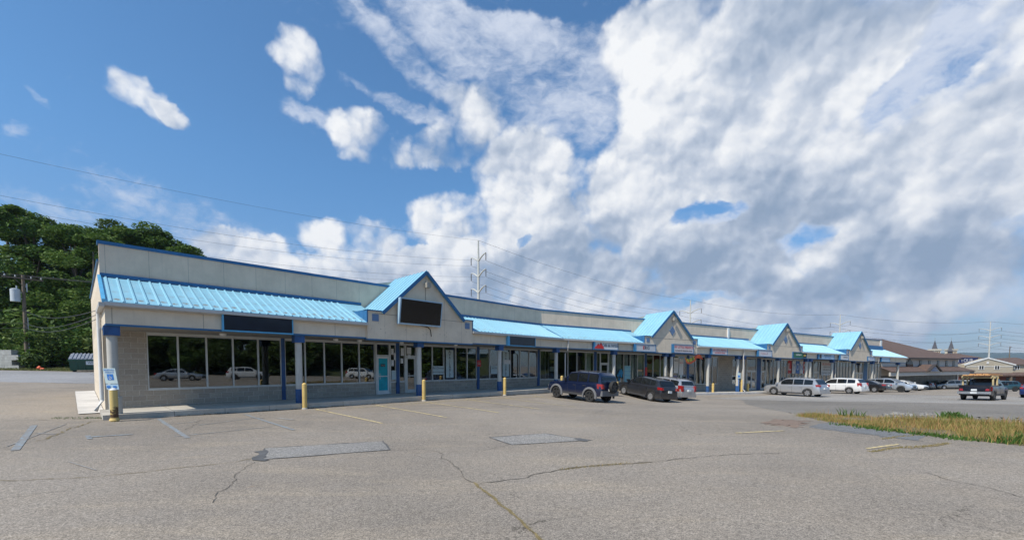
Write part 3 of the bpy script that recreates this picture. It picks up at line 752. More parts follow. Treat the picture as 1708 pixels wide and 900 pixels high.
# far end canopy piece: blue band with a shallow roof
canopy(F2, G4 + HW + .03, S1 - .9)
m = MB(); m.fbox(F2, S1 - 12, S1 - 2.2, KW + .03, KW + .3, 4.95, 5.5); part(m, 'blue_band', BLUE)
m = MB(); m.fbox(F2, S1 - 12.0, S1 - 11.4, KW + .025, KW + .1, 5.5, 6.34); part(m, 'corner_panel', WHITE)
m = MB(); m.fbox(F2, S1 - 2.5, S1 - 1.98, KW + .025, KW + .1, 5.0, 6.34); part(m, 'corner_panel', WHITE)
# left end of the canopy: closed side, rake trim, return of fascia and gutter
m = MB(); a = [F1.pt(T0, KE - .1, 3.72), F1.pt(T0, KW, 3.72), F1.pt(T0, KW, ZW - .01), F1.pt(T0, KE - .1, zc(KE - .1) - .01)]; m.prism(a, F1.d * .12)
m.fbox(F1, T0, T0 + .18, KW, .049, 3.13, 3.70); part(m, 'end_fascia', FASC)
m = MB(); m.bar(F1.pt(T0 - .02, KE, ZE + .05), F1.pt(T0 - .02, KW, ZW + .05), .09, .12)
part(m, 'rake_trim', BLUEL)
m = MB(); m.fbox(F1, T0 - .01, T0 + .19, KW, .044, 3.07, 3.128); part(m, 'fascia_trim', BLUE)
m = MB(); m.fbox(F1, T0 - .14, T0 - .005, KW - .3, KE + .10, 3.66, 3.79); part(m, 'gutter', GUT)
# valley strip at the bend
m = MB(); m.bar(F1.pt(T1 - MT * KE, KE, ZE + .07), F1.pt(T1 - MT * KW, KW, ZW + .07), .07, .05); part(m, 'valley_flashing', BLUE)
# soffit
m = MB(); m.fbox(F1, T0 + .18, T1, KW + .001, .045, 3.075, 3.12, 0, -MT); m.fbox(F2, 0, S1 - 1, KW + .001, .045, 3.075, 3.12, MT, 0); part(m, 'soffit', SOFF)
# gables
def gable(fr, c, diamond=True, sq=True):
    kf = .36; zs = 4.42; zp = 6.66; e = 2.44
    out = [(c - HW, 3.07), (c - HW, zs), (c - e, zs), (c, zp), (c + e, zs), (c + HW, zs), (c + HW, 3.07)]
    m = MB()
    A = [fr.pt(t, kf, z) for t, z in out]; Bk = [fr.pt(t, kf - .3, z) for t, z in out]
    m.face(A, out); m.face(Bk[::-1], out[::-1])
    for i in range(7):
        j = (i + 1) % 7; m.face([A[j], A[i], Bk[i], Bk[j]], [(0, 0), (.3, 0), (.3, .3), (0, .3)])
    for s in (-1, 1):                       # shoulders run back into the roof
        a, b = sorted((c + s * HW, c + s * (HW - .6))); m.fbox(fr, a, b, -1.2, kf - .301, 3.2, zs - .003)
    # cheek below the roof and small wall behind the ridge
    m.fbox(fr, c - e, c + e, -1.0, kf - .302, 3.8, zs - .01)
    g = part(m, 'gable', STUC if diamond else STUCR)
    zr = zp + .10; ze_ = zs + .0; ex = e + .12
    r = MB()
    for s in (-1, 1):
        P = []; U = []
        for dz in (-.07, .04):
            for (t, z), k in (((c + s * ex, ze_ - .02), kf + .14), ((c, zr), kf + .14), ((c, zr), KW - .35), ((c + s * ex, ze_ - .02), KW - .35)):
                P.append(fr.pt(t, k, z + dz)); U.append((k, t))
        r.hexa(P, U)
        nr = 8
        for i in range(nr + 1):
            k = kf + .12 - i * (kf + .12 - KW + .3) / nr
            P = []
            for w, dz in ((.03, .04), (.018, .085)):
                for (t, z), q in (((c + s * ex, ze_ - .02), k + w), ((c, zr), k + w), ((c, zr), k - w), ((c + s * ex, ze_ - .02), k - w)):
                    P.append(fr.pt(t, q, z + dz))
            r.hexa(P)
    part(r, 'gable_roof', ROOFG, g)
    r = MB()
    for s in (-1, 1):
        r.bar(fr.pt(c + s * (ex + .03), kf + .16, ze_ - .08), fr.pt(c, kf + .16, zr - .04), .05, .17)
        r.bar(fr.pt(c + s * (e + .02), kf - .12, zs + .02), fr.pt(c + s * (HW + .03), kf - .12, zs + .02), .36, .05)
        r.fbox(fr, c + s * HW - .03, c + s * HW + .03, kf - .27, kf + .02, 3.85, zs + .04)
        r.fbox(fr, c + s * HW - .03, c + s * HW + .03, -1.1, kf - .28, 3.95, zs + .04)
    r.fbox(fr, c - HW - .01, c + HW + .01, kf - .31, kf + .015, 3.01, 3.066)
    part(r, 'gable_trim', BLUE, g)
    r = MB(); pts = [(c, zr + .02, KW - .37)]
    r.prism([fr.pt(c - ex + .1, KW - .33, 6.1), fr.pt(c + ex - .1, KW - .33, 6.1), fr.pt(c, KW - .33, zr - .08)][::-1], fr.n * .03 * -1)
    part(r, 'gable_back', STUC, g)
    for s in (-1, 1):
        r = MB(); tt = c + s * (HW - .42); r.fbox(fr, tt - .17, tt + .17, kf + .002, kf + .03, 3.93, 4.27)
        part(r, 'square_tile', flat('grey_blue_tile', (.12, .20, .34), .4), g)
    if diamond:
        r = MB(); z0 = 5.02; w = .34; h = .42
        r.prism([fr.pt(c, kf + .002, z0 - h), fr.pt(c + w, kf + .002, z0), fr.pt(c, kf + .002, z0 + h), fr.pt(c - w, kf + .002, z0)], fr.n * .05)
        part(r, 'diamond_window', flat('grey_blue_tile', (.12, .20, .34), .4), g)
    r = MB(); r.fbox(fr, c - .04, c + .04, kf, kf + .28, 6.14, 6.2); r.fbox(fr, c - .13, c + .13, kf + .16, kf + .36, 5.9, 6.16)
    part(r, 'floodlight', flat('lamp_housing', (.32, .30, .26), .5), g)
    r = MB(); r.fbox(fr, c - .008, c + .008, kf + .001, kf + .012, 4.35 if diamond is False else 5.6, 5.95); r.fbox(fr, c - e - .5, c + e + .5, kf + .001, kf + .008, 4.30, 4.315)
    part(r, 'panel_seam', flat('seam_dark', (.12, .11, .10), .8), g)
    return g
gable(F1, G1, False); gable(F2, G2); gable(F2, G3); gable(F2, G4)

# columns
def column(fr, t, first=False):
    zb = (.15 if fr is F1 else zf(t))
    m = MB(); m.tube([fr.pt(t, 0, zb), fr.pt(t, 0, 2.8)], .14, 20); c = part(m, 'column', COLM, smooth=40)
    m = MB(); m.fbox(fr, t - .2, t + .2, -.2, .2, 2.76, 3.07); part(m, 'column_cap', BLUED, c)
    m = MB()
    if first: m.tube([fr.pt(t + .03, 0, zb), fr.pt(t + .03, 0, zb + .56), fr.pt(t + .03, 0, zb + .58)], [.17, .17, .15], 20)
    else: m.tube([fr.pt(t, 0, zb), fr.pt(t, 0, zb + .6)], .155, 20)
    part(m, 'column_base', COLM if first else BLUED, c, smooth=40)
for i, t in enumerate((0, 5.83, 11.96, 18.1, 24.1)): column(F1, t, i == 0)
for t in (5.4, 11.35, 12.15, 17.1, 21.6, 22.5, 28.6, 34.1, 34.9, 39.8, 45.0, 50.0, 57.6): column(F2, t)

# shop fronts ---------------------------------------------------------
def W1(px): return F1.t_at(px, KW, 1.8)
def W2(px): return F2.t_at(px, KW, 1.2)
def floor_of(fr, t): return .15 if fr is F1 else zf(t)
class WallRuns:
    def __init__(s): s.L = []
    def fbox(s, fr, a, b, *r): s.L.append((fr, a, b) + r)
    def build(s):
        s.L.sort(key=lambda q: q[1]); m = None; end = -99
        for q in s.L:
            if q[1] > end + .06:
                if m: part(m, 'wall', BLOCK)
                m = MB()
            m.fbox(*q); end = q[2]
        part(m, 'wall', BLOCK)
cmu = {id(F1): WallRuns(), id(F2): WallRuns()}
def window(fr, ts, sill=.68, trans=None, dark=False, head=ZT, foot=None):
    ts = sorted(ts); a, b = ts[0], ts[-1]; zb = min(floor_of(fr, a), floor_of(fr, b)) if sill < .2 else floor_of(fr, (a + b) / 2)
    zb += sill
    m = MB(); w = .03
    for t in ts: m.fbox(fr, max(a, t - w), min(b, t + w), KW - .07, KW + .035, zb, head)
    m.fbox(fr, a, b, KW - .07, KW + .036, head - .07, head + .05); m.fbox(fr, a, b, KW - .07, KW + .038, zb - .04, zb + .05)
    if trans:
        for q in trans: m.fbox(fr, a, b, KW - .06, KW + .030, q - .03, q + .03)
    o = part(m, 'window', FRAMED if dark else FRAME)
    p = MB(); p.face([fr.pt(a, KW - .02, zb), fr.pt(b, KW - .02, zb), fr.pt(b, KW - .02, head), fr.pt(a, KW - .02, head)]); part(p, 'pane', GLASS, o, recalc=False)
    if sill > .2: cmu[id(fr)].fbox(fr, a, b, KW - .2, KW, -3 if fr is F2 else -1, zb - .04)
    return o
def pier(fr, a, b, mat=None, proud=.0):
    if mat is None: cmu[id(fr)].fbox(fr, a, b, KW - .2, KW + .002, -3 if fr is F2 else -1, ZT + .06)
    else:
        m = MB(); m.fbox(fr, a, b, KW - .1, KW + .06 + proud, floor_of(fr, a) - .1, ZT + .04); part(m, 'pilaster', mat)
def door(fr, a, b, dz=2.15, pane=True, dmat=None, leaves=1):
    z0 = floor_of(fr, (a + b) / 2); zt = z0 + dz
    m = MB(); w = .05
    for t in (a, b): m.fbox(fr, t - w, t + w, KW - .08, KW + .05, z0, ZT)
    m.fbox(fr, a, b, KW - .08, KW + .052, zt, zt + .08); m.fbox(fr, a, b, KW - .08, KW + .05, ZT - .06, ZT + .04)
    fo = part(m, 'door_frame', FRAME)
    m = MB(); m.face([fr.pt(a, KW - .02, zt), fr.pt(b, KW - .02, zt), fr.pt(b, KW - .02, ZT), fr.pt(a, KW - .02, ZT)]); part(m, 'transom_pane', GLASS, fo, recalc=False)
    n = leaves
    for i in range(n):
        x0 = a + w + (b - a - 2 * w) * i / n + .01; x1 = a + w + (b - a - 2 * w) * (i + 1) / n - .01
        m = MB()
        for t0_, t1_ in ((x0, x0 + .08), (x1 - .08, x1)): m.fbox(fr, t0_, t1_, KW - .03, KW + .03, z0 + .01, zt - .01)
        m.fbox(fr, x0 + .081, x1 - .081, KW - .03, KW + .029, z0 + .01, z0 + .22); m.fbox(fr, x0 + .081, x1 - .081, KW - .03, KW + .029, zt - .12, zt - .01)
        m.fbox(fr, x0 + .081, x1 - .081, KW - .025, KW + .027, z0 + 1.0, z0 + 1.05)
        d = part(m, 'door', dmat[0] if dmat else FRAME)
        m = MB(); m.face([fr.pt(x0 + .05, KW, z0 + .1), fr.pt(x1 - .05, KW, z0 + .1), fr.pt(x1 - .05, KW, zt - .05), fr.pt(x0 + .05, KW, zt - .05)]); part(m, 'pane', dmat[1] if dmat else GLASS, d, recalc=False)
        m = MB(); hx = x0 + .13 if i % 2 == 0 else x1 - .13
        m.tube([fr.pt(hx, KW + .03, z0 + .85), fr.pt(hx, KW + .09, z0 + .87), fr.pt(hx, KW + .09, z0 + 1.18), fr.pt(hx, KW + .03, z0 + 1.2)], .014, 8); part(m, 'handle', CHROME, d)
def wins(fr, W, pxs, **kw): return window(fr, [W(p) for p in pxs], **kw)
# first wing
pier(F1, T0 + .301, W1(246)); wins(F1, W1, (246, 297.5, 345, 389, 431, 469)); pier(F1, W1(469), W1(475), BLUED)
wins(F1, W1, (475, 509, 541, 570, 599, 625))
TEAL = flat('teal_door', (.02, .36, .42), .45, vary=.1); TEALG = flat('teal_glass', (.015, .36, .44), .35, vary=.15, spec=.3)
cm = cmu[id(F1)]
door(F1, W1(627), W1(650), dmat=(WHITE, TEALG)); wins(F1, W1, (650.8, 660)); pier(F1, W1(660), W1(665.5), BLUED); wins(F1, W1, (665.5, 675))
door(F1, W1(676), W1(694)); wins(F1, W1, (695, 721, 740, 760, 779, 795)); pier(F1, W1(795), W1(799), BLUED)
wins(F1, W1, (799, 816.6, 834, 851, 867, 882, 896)); pier(F1, W1(896), W1(899.5), BLUED)
window(F1, [W1(900), W1(909), W1(915), T1 + .30], sill=.06)
# second wing
s0 = -.30
window(F2, [s0, W2(947), W2(962), W2(977), W2(990)], sill=.55); pier(F2, W2(990), W2(994.5), BLUED)
wins(F2, W2, (995, 1000.5), sill=.1); door(F2, W2(1000.8), W2(1014.5)); wins(F2, W2, (1015, 1026, 1040), sill=.1); wins(F2, W2, (1040.3, 1051, 1063, 1074.5), sill=.1)
pier(F2, W2(1074.5), W2(1078), BLUED); wins(F2, W2, (1078, 1089, 1101, 1111), sill=.1); wins(F2, W2, (1111.3, 1121, 1131, 1145), sill=.55)
pier(F2, W2(1145), W2(1148.5), BLUED); wins(F2, W2, (1148.5, 1159, 1168, 1175.5, 1182, 1188, 1197), sill=.7)
pier(F2, W2(1197), W2(1221)); wins(F2, W2, (1221, 1228, 1235), sill=.7); pier(F2, W2(1235), W2(1245)); door(F2, W2(1245), W2(1261.5), leaves=2)
pier(F2, W2(1261.5), W2(1268), BLUED); door(F2, W2(1269), W2(1277)); wins(F2, W2, (1277.6, 1284, 1290, 1296, 1302), sill=.6); wins(F2, W2, (1302.3, 1307, 1313, 1319), sill=.3)
wins(F2, W2, (1319.2, 1326, 1332, 1338, 1344), sill=.3); wins(F2, W2, (1344.2, 1350, 1356), sill=.3); door(F2, W2(1356.5), W2(1365)); wins(F2, W2, (1365.4, 1372, 1379, 1387), sill=.3)
pier(F2, W2(1387), W2(1391), BLUED); wins(F2, W2, (1391, 1396, 1401, 1406, 1411, 1416, 1421, 1426), sill=.1)
door(F2, W2(1426.5), W2(1439), leaves=2); pier(F2, W2(1440), W2(1446), BLUE); wins(F2, W2, (1446, 1450, 1454, 1459, 1464, 1469), sill=.1); pier(F2, W2(1469), min(W2(1487), S1 - 2.1))
cmu[id(F1)].build(); cmu[id(F2)].build()
# vertical blinds behind some panes
BLND = flat('blind_fabric', (.74, .78, .72), .8, vary=.1)
def blinds(fr, a, b, skip=()):
    m = MB(); t = a; z0 = floor_of(fr, (a + b) / 2) + .12
    while t < b - .12:
        if not any(p < (t - a) / (b - a) < q for p, q in skip): m.hexa([fr.pt(t, KW - .22, z0), fr.pt(t + .125, KW - .16, z0), fr.pt(t + .125, KW - .155, z0), fr.pt(t, KW - .215, z0),
                                        fr.pt(t, KW - .22, ZT), fr.pt(t + .125, KW - .16, ZT), fr.pt(t + .125, KW - .155, ZT), fr.pt(t, KW - .215, ZT)])
        t += .135
    part(m, 'window_blinds', BLND)
blinds(F2, W2(977), W2(989)); blinds(F2, W2(1015.5), W2(1051), ((.34, .42), (.6, .75))); blinds(F2, W2(1052), W2(1074), ((.25, .36),)); blinds(F2, W2(1391.5), W2(1425), ((.1, .14), (.28, .32), (.5, .56), (.7, .74)))
blinds(F2, W2(1446.5), W2(1468.5), ((.2, .26), (.5, .56), (.76, .8))); blinds(F1, W1(900.5), W1(914), ((.3, .5),)); blinds(F2, W2(1356.8), W2(1368))
# downspouts
def downspout(fr, t, k, zb, elbow=True):
    m = MB(); pts = [fr.pt(t, KE, 3.7), fr.pt(t, KE, 3.15), fr.pt(t, .33, 2.95), fr.pt(t, k, 2.7), fr.pt(t, k, zb + .25), fr.pt(t, k + .25, zb + .06)]
    m.tube(pts, .05, 8); part(m, 'downspout', GUT, smooth=50)
downspout(F2, .55, .0, zf(.5)); downspout(F2, 22.0, .0 + .35, zf(22)); downspout(F2, 40.6, .0, zf(40)); downspout(F2, 50.8, 0, zf(50))
m = MB(); tL = T0 - .08
m.tube([F1.pt(tL, KW + .2, 3.7), F1.pt(tL, KW + .1, 3.3), F1.pt(tL, KW + .1, .5), F1.pt(tL - .18, KW + .2, .12)], .06, 8); part(m, 'downspout', WHITE, smooth=50)
# parapet scupper pipe on the second wing
m = MB(); tt = F2.t_at(1214, KW, 5.5); m.fbox(F2, tt - .12, tt + .12, KW + .001, KW + .12, 5.05, 6.15); part(m, 'downspout', WHITE)
m = MB(); tt = F1.t_at(509, KW, 3); 
for px in (372, 560, 600, 670, 760): 
    tt = F1.t_at(px, -1.2, 3.0); m.tube([F1.pt(tt, -1.2, 3.075), F1.pt(tt, -1.2, 2.98)], [.13, .10], 12)
part(m, 'soffit_lamp', WHITE)

# ------------------------------------------------------------------ signs on the fascia
NAVY = flat('sign_navy', (.006, .008, .02), .3, vary=.3, coat=.3); SWHITE = flat('sign_white', (.66, .67, .66), .4, vary=.03); SGREY = flat('sign_grey', (.50, .52, .54), .4)
SRED = flat('sign_red', (.5, .03, .03), .5); SBLK = flat('sign_black', (.03, .03, .035), .5); SBLUE = flat('sign_blue', (.03, .16, .48), .4); SGREEN = flat('sign_green', (.02, .13, .07), .5)
SYEL = flat('sign_yellow', (.65, .45, .05), .5); SPALE = flat('sign_paleblue', (.35, .5, .62), .4); SPINK = flat('sign_pink', (.55, .35, .38), .5)
def sign(fr, px0, px1, label, face=SWHITE, z0=3.14, z1=3.72, texts=(), sidebox=BLUEL, frame=BLUE, kk=.27, name='shop_sign', group=None):
    a = fr.t_at(px0, kk + .1, 3.3); b = fr.t_at(px1, kk + .1, 3.3)
    c = (a + b) / 2; p = fr.pt(c, kk, z0)
    o = thing(name, label, 'sign', tuple(p), 0, group); I = Matrix.Translation(-p)
    def add(mb, nm, mat): q = mb.build(nm, mat); q.data.transform(I); q.parent = o; return q
    m = MB(); sw = .16; m.fbox(fr, a, b, kk, kk + .12, z0, z1); add(m, 'sign_box', face if sidebox is None else face)
    m = MB(); 
    m.fbox(fr, a - .001, b + .001, kk - .005, kk + .15, z1 - .001, z1 + .05); m.fbox(fr, a - .001, b + .001, kk - .005, kk + .15, z0 - .05, z0 + .001)
    m.fbox(fr, a - .05, a + .001, kk - .005, kk + .16, z0 - .05, z1 + .05); m.fbox(fr, b - .001, b + .04, kk - .005, kk + .15, z0 - .05, z1 + .05); add(m, 'sign_frame', frame)
    if sidebox: m = MB(); m.fbox(fr, a + .002, a + sw * (1 if (b - a) > 1.6 else .7), kk + .121, kk + .14, z0, z1); add(m, 'sign_end', sidebox)
    for txt, rel, zz, size, mat, wd in texts:
        q = text_obj(txt, size, mat, I @ frame_M(fr, c + rel, kk + .128, zz), o, 'lettering', width=wd)
    return o, a, b, c, I, add
sign(F1, 373, 487, 'empty dark navy sign panel in bright blue frame near the left end of the fascia', NAVY, 3.12, 3.76, sidebox=None, frame=BLUEL)
sign(F1, 847, 892, 'empty dark sign panel in blue frame over the window where a white van is reflected', NAVY, 3.12, 3.74, frame=BLUEL)
o, a, b, c, I, add = sign(F2, 990, 1030, 'white shop sign with red rooftop emblem and grey words OB & WISE', SWHITE, texts=[('OB & WISE', .48, 3.45, .34, flat('sign_letter_grey', (.10, .11, .14), .5), 1.75)])
m = MB()
for i, (x, w, h) in enumerate(((-.62, .16, .2), (-.38, .3, .42), (-.12, .3, .5), (.1, .12, .22))):
    m.prism([F2.pt(c + x - w - .45, .40, 3.18), F2.pt(c + x + w - .45, .40, 3.18), F2.pt(c + x + .05 - .45, .40, 3.18 + h)], F2.n * .01 * (1 + i))
add(m, 'emblem', SRED)
sign(F2, 1058.5, 1093, 'white shop sign with the black and red letters ERG', SGREY, 3.12, 3.66, texts=[('E', -.12, 3.4, .4, SRED, .26), ('RG', .22, 3.4, .4, SBLK, .5)], kk=.38)
sign(F2, 1122, 1156, 'larger white and red MY LITTLE MEXICO sign under the second gable', flat('sign_pinkwhite', (.62, .55, .54), .5), 3.14, 3.82, kk=.38,
     texts=[('MY LITTLE MEXICO', .08, 3.60, .30, SRED, 2.5), ('AUTHENTIC MEXICAN FOOD', .08, 3.30, .17, SBLK, 2.2)])
sign(F2, 1186, 1213, 'smaller pale blue and red MY LITTLE MEXICO sign above the block pier', flat('sign_pinkwhite', (.62, .55, .54), .5), texts=[('MY LITTLE MEXICO', .08, 3.52, .24, SRED, 1.9), ('AUTHENTIC FOOD', .08, 3.28, .15, SRED, 1.5)])
sign(F2, 1264, 1287, 'faded whitish shop sign with pink lettering beside the third gable', flat('sign_faded', (.58, .58, .60), .5), texts=[('NAILS', -.1, 3.42, .26, SPINK, 1.2)], kk=.38)
o, a, b, c, I, add = sign(F2, 1322, 1345, 'dark green shop sign with a black and yellow panel right of the third gable', SGREEN, sidebox=BLUE, texts=[('GREENERY', -.2, 3.45, .2, SWHITE, 1.1)])
m = MB(); m.fbox(F2, b - .7, b - .05, .392, .41, 3.18, 3.70); q = add(m, 'sign_panel', SBLK); m = MB(); m.fbox(F2, b - .6, b - .15, .411, .42, 3.36, 3.52); add(m, 'sign_stripe', SYEL)
o, a, b, c, I, add = sign(F2, 1365, 1391, 'blue and white shop sign with black emblem and two lines of words', SPALE, texts=[('BARBER SHOP', .3, 3.54, .2, SBLK, 1.6), ('STYLE', .3, 3.30, .2, SBLUE, 1.2)])
m = MB(); m.fbox(F2, a + .25, a + .65, .392, .41, 3.22, 3.66); add(m, 'emblem', SBLK)
o, a, b, c, I, add = sign(F2, 1401, 1415, 'whitish shop sign with a small blue emblem left of the fourth gable', SWHITE, texts=[('OFFICE', .3, 3.42, .2, SBLK, 1.)], kk=.38)
sign(F2, 1447, 1459, 'small white shop sign between the fourth gable and a downspout', SWHITE, 3.2, 3.66, texts=[('CENTER', .1, 3.44, .18, SBLUE, 1.)])
sign(F2, 1470, 1484, 'pale blue blank shop sign nearest the far end of the strip', SPALE, 3.14, 3.7)

# large dark screen on the first gable
p = F1.pt(G1, .36, 4.0); o = thing('display_screen', 'big blank black display screen tilted out from the first gable', 'screen', tuple(p)); I = Matrix.Translation(-p)
a = F1.t_at(667, .75, 4.9); b = F1.t_at(737.5, .75, 4.9); za, zb_ = 3.87, 5.18
m = MB(); m.hexa([F1.pt(a, .45, za), F1.pt(b, .45, za), F1.pt(b, .62, za), F1.pt(a, .62, za), F1.pt(a, .62, zb_), F1.pt(b, .62, zb_), F1.pt(b, .82, zb_), F1.pt(a, .82, zb_)])
q = m.build('screen_case', SPALE); q.data.transform(I); q.parent = o
m = MB(); e = .07; f = lambda t, z, kk: F1.pt(t, .635 + (z - za) / (zb_ - za) * .20 + kk, z)
m.face([f(a + e, za + e, 0), f(b - e, za + e, 0), f(b - e, zb_ - e, 0), f(a + e, zb_ - e, 0)])
q = m.build('screen_panel', flat('screen_black', (.004, .004, .005), .22, vary=.3), recalc=False); q.data.transform(I); q.parent = o
m = MB(); m.fbox(F1, a + .4, a + .5, .36, .5, 4.1, 5.0); m.fbox(F1, b - .5, b - .4, .36, .5, 4.1, 5.0); m.tube([F1.pt(G1 - .6, .45, 3.9), F1.pt(G1 + .1, .42, 3.84), F1.pt(G1 + .3, .38, 3.7), F1.pt(G1 + .35, .38, 3.35)], .02, 6)
q = m.build('bracket', BLACK); q.data.transform(I); q.parent = o

# ------------------------------------------------------------------ papers and notices in the windows
def poster(fr, W, px0, px1, z0, z1, label, mat=SWHITE, texts=(), k=KW + .045, name='poster', cat='poster', group=None, vert=None):
    a, b = W(px0), W(px1); p = fr.pt((a + b) / 2, k, z0); I = Matrix.Translation(-p)
    m = MB(); m.fbox(fr, a, b, k, k + .012, z0, z1); o = m.build(name, mat); o.data.transform(I); o.location = p; tag(o, label, cat, group)
    for txt, rel, zz, size, mt, wd in texts: text_obj(txt, size, mt, I @ frame_M(fr, (a + b) / 2 + rel, k + .015, zz), o, 'lettering', .002, wd)
    return o
PBL = flat('poster_paleblue', (.45, .55, .56), .6); PCY = flat('poster_cyan', (.25, .5, .55), .5)
def avail(px0, px1, z0, z1, label):
    o = poster(F1, W1, px0, px1, z0, z1, label, PBL)
    a, b = W1(px0), W1(px1); n = 9; I = Matrix.Translation(-Vector(o.location))
    for i, ch in enumerate('AVAILABLE'):
        zz = z1 - (i + .6) * (z1 - z0) / (n + .2)
        text_obj(ch, .26, SBLK, I @ frame_M(F1, (a + b) / 2, KW + .060, zz), o, 'letter', .002)
avail(743, 755.5, 1.0, 2.78, 'tall pale banner reading AVAILABLE downward between the third column and the red notice')
avail(837.5, 848, 1.0, 2.8, 'tall pale banner reading AVAILABLE downward just right of the fourth column')
poster(F1, W1, 721.5, 739, 1.22, 1.75, 'pale real estate board reading N Drive in the window right of the third column', PBL, [('N Drive', 0, 1.62, .2, SBLK, .8), ('SPACE FOR RENT', 0, 1.36, .12, SBLK, .9)])
poster(F1, W1, 818, 833.5, 1.2, 1.75, 'pale real estate board reading N Drive left of the fourth column', PBL, [('N Drive', 0, 1.6, .2, SBLK, .7)])
poster(F1, W1, 839, 850, 1.9, 2.2, 'white notice taped across the right hand AVAILABLE banner', SWHITE, k=KW + .08)
poster(F1, W1, 794.6, 801, 1.72, 2.15, 'small red notice on the blue pilaster between the third and fourth columns', SRED, k=KW + .07, texts=[('NO\nPARKING', 0, 1.95, .11, SWHITE, .24)])
poster(F2, W2, 1074.8, 1078.3, 1.0, 1.8, 'small red notice on the blue pilaster under the ERG sign', SRED, k=KW + .07)
k_ = 0
for (a, b, z0, z1, lab) in [(652, 656, 2.4, 2.75, 'small white notice at the top of the narrow window right of the teal door'), (656.5, 659.5, 2.1, 2.5, 'white paper second from the top in the narrow window right of the teal door'), (652, 656, 1.75, 2.1, 'white paper at mid height in the narrow window right of the teal door'),
    (652, 659.5, .95, 1.5, 'large pale blue sheet low in the narrow window right of the teal door'), (668, 673, 2.35, 2.8, 'white flyer high in the slim window left of the glass door'), (667.5, 671.5, 1.9, 2.2, 'white flyer at mid height in the slim window left of the glass door')]:
    poster(F1, W1, a, b, z0, z1, lab, PBL if z0 < 1 else SWHITE)
for (a, b, z0, z1, lab) in [(678, 685, 2.45, 2.85, 'printed sheet on the transom over the glass door by the third column'), (679, 684, 2.25, 2.42, 'small round topped notice under the transom sheet by the third column')]:
    poster(F1, W1, a, b, z0, z1, lab, SWHITE, k=KW + .06)
poster(F1, W1, 634.5, 641.5, 1.72, 1.86, 'small black plate with white writing on the teal door', SBLK, [('Suite 6', 0, 1.79, .09, SWHITE, .2)], k=KW + .045)
poster(F1, W1, 916, 926, 2.3, 2.85, 'white flyer with drawing at the top of the window left of the bend', SWHITE); poster(F1, W1, 916, 926, 1.95, 2.25, 'dark flyer with yellow print in the window left of the bend', SBLK, [('WOW', 0, 2.1, .2, SYEL, .4)])
poster(F1, W1, 916, 926, 1.3, 1.7, 'pale blue sheet lowest in the window left of the bend', PBL)
# peacock blue flower decal, poster with lines
a = W2(1033); m = MB()
for i in range(26):
    th = random.uniform(0, 6.28); r = random.uniform(0, .5); t = a + r * math.cos(th) * .7; z = 1.2 + r * math.sin(th) * 1.3; q = random.uniform(.06, .16); ph = random.uniform(0, 3)
    m.prism([F2.pt(t + q * math.cos(ph + j), KW + .05 + i * .0006, z + q * 1.3 * math.sin(ph + j)) for j in (0, 1.2, 2.4, 3.6, 4.8)], F2.n * .003)
o = m.build('flower_decal', flat('decal_blue', (.02, .22, .38), .5, vary=.5, vscale=6)); tag(o, 'big blue flower shaped decal on the tall window right of the sixth column', 'decal')
poster(F2, W2, 1041, 1050.5, -.1, 1.9, 'pale blue poster with navy stripes right of the blue flower decal', PCY, [('____\n____\n____\n____\n____', 0, 1.2, .4, SBLUE, .8)])
poster(F2, W2, 1123, 1130.5, 1.3, 2.8, 'big white menu poster at the top of the window under the orange banner', SWHITE, [('MENU', 0, 2.5, .2, SBLK, .5)]); poster(F2, W2, 1132, 1139, 1.1, 2.7, 'white price poster beside the orange banner', SWHITE, [('TACOS', 0, 2.3, .2, SRED, .5)])
poster(F2, W2, 1123, 1129, .4, 1.0, 'purple and white picture poster low in the window under the larger red shop sign', flat('poster_purple', (.08, .05, .25), .5))
poster(F2, W2, 1133.5, 1137, .1, 1.1, 'narrow pale blue poster standing low beside the purple poster', PBL)
for i, (px, ch, bgm, fgm, lab) in enumerate(((1313.5, 'L', SRED, SWHITE, 'red banner with white letter L'), (1320.5, 'Y', SWHITE, SBLUE, 'white banner with blue letter Y'), (1326.7, 'O', SBLUE, SWHITE, 'blue banner with white letter O'), (1333, 'N', SWHITE, SBLUE, 'white banner with blue letter N'), (1339, 'S', SRED, SWHITE, 'red banner with white letter S'))):
    poster(F2, W2, px, px + 5.7, 1.4, 2.9, lab + ' in the shop window behind the silver crossover', bgm, [(ch, 0, 2.15, 1.2, fgm, .55)])
poster(F2, W2, 1368.5, 1385.5, 1.25, 2.95, 'large white sign with red and black lines of text behind the silver and white cars', SWHITE, [('BUSINESS', .1, 2.62, .4, SRED, 2.), ('SERVICES', .1, 2.24, .26, SBLK, 1.6), ('570-829-4', .1, 1.9, .3, SBLK, 1.8), ('THANK YOU', 0, 1.5, .26, SBLK, 2.2)])
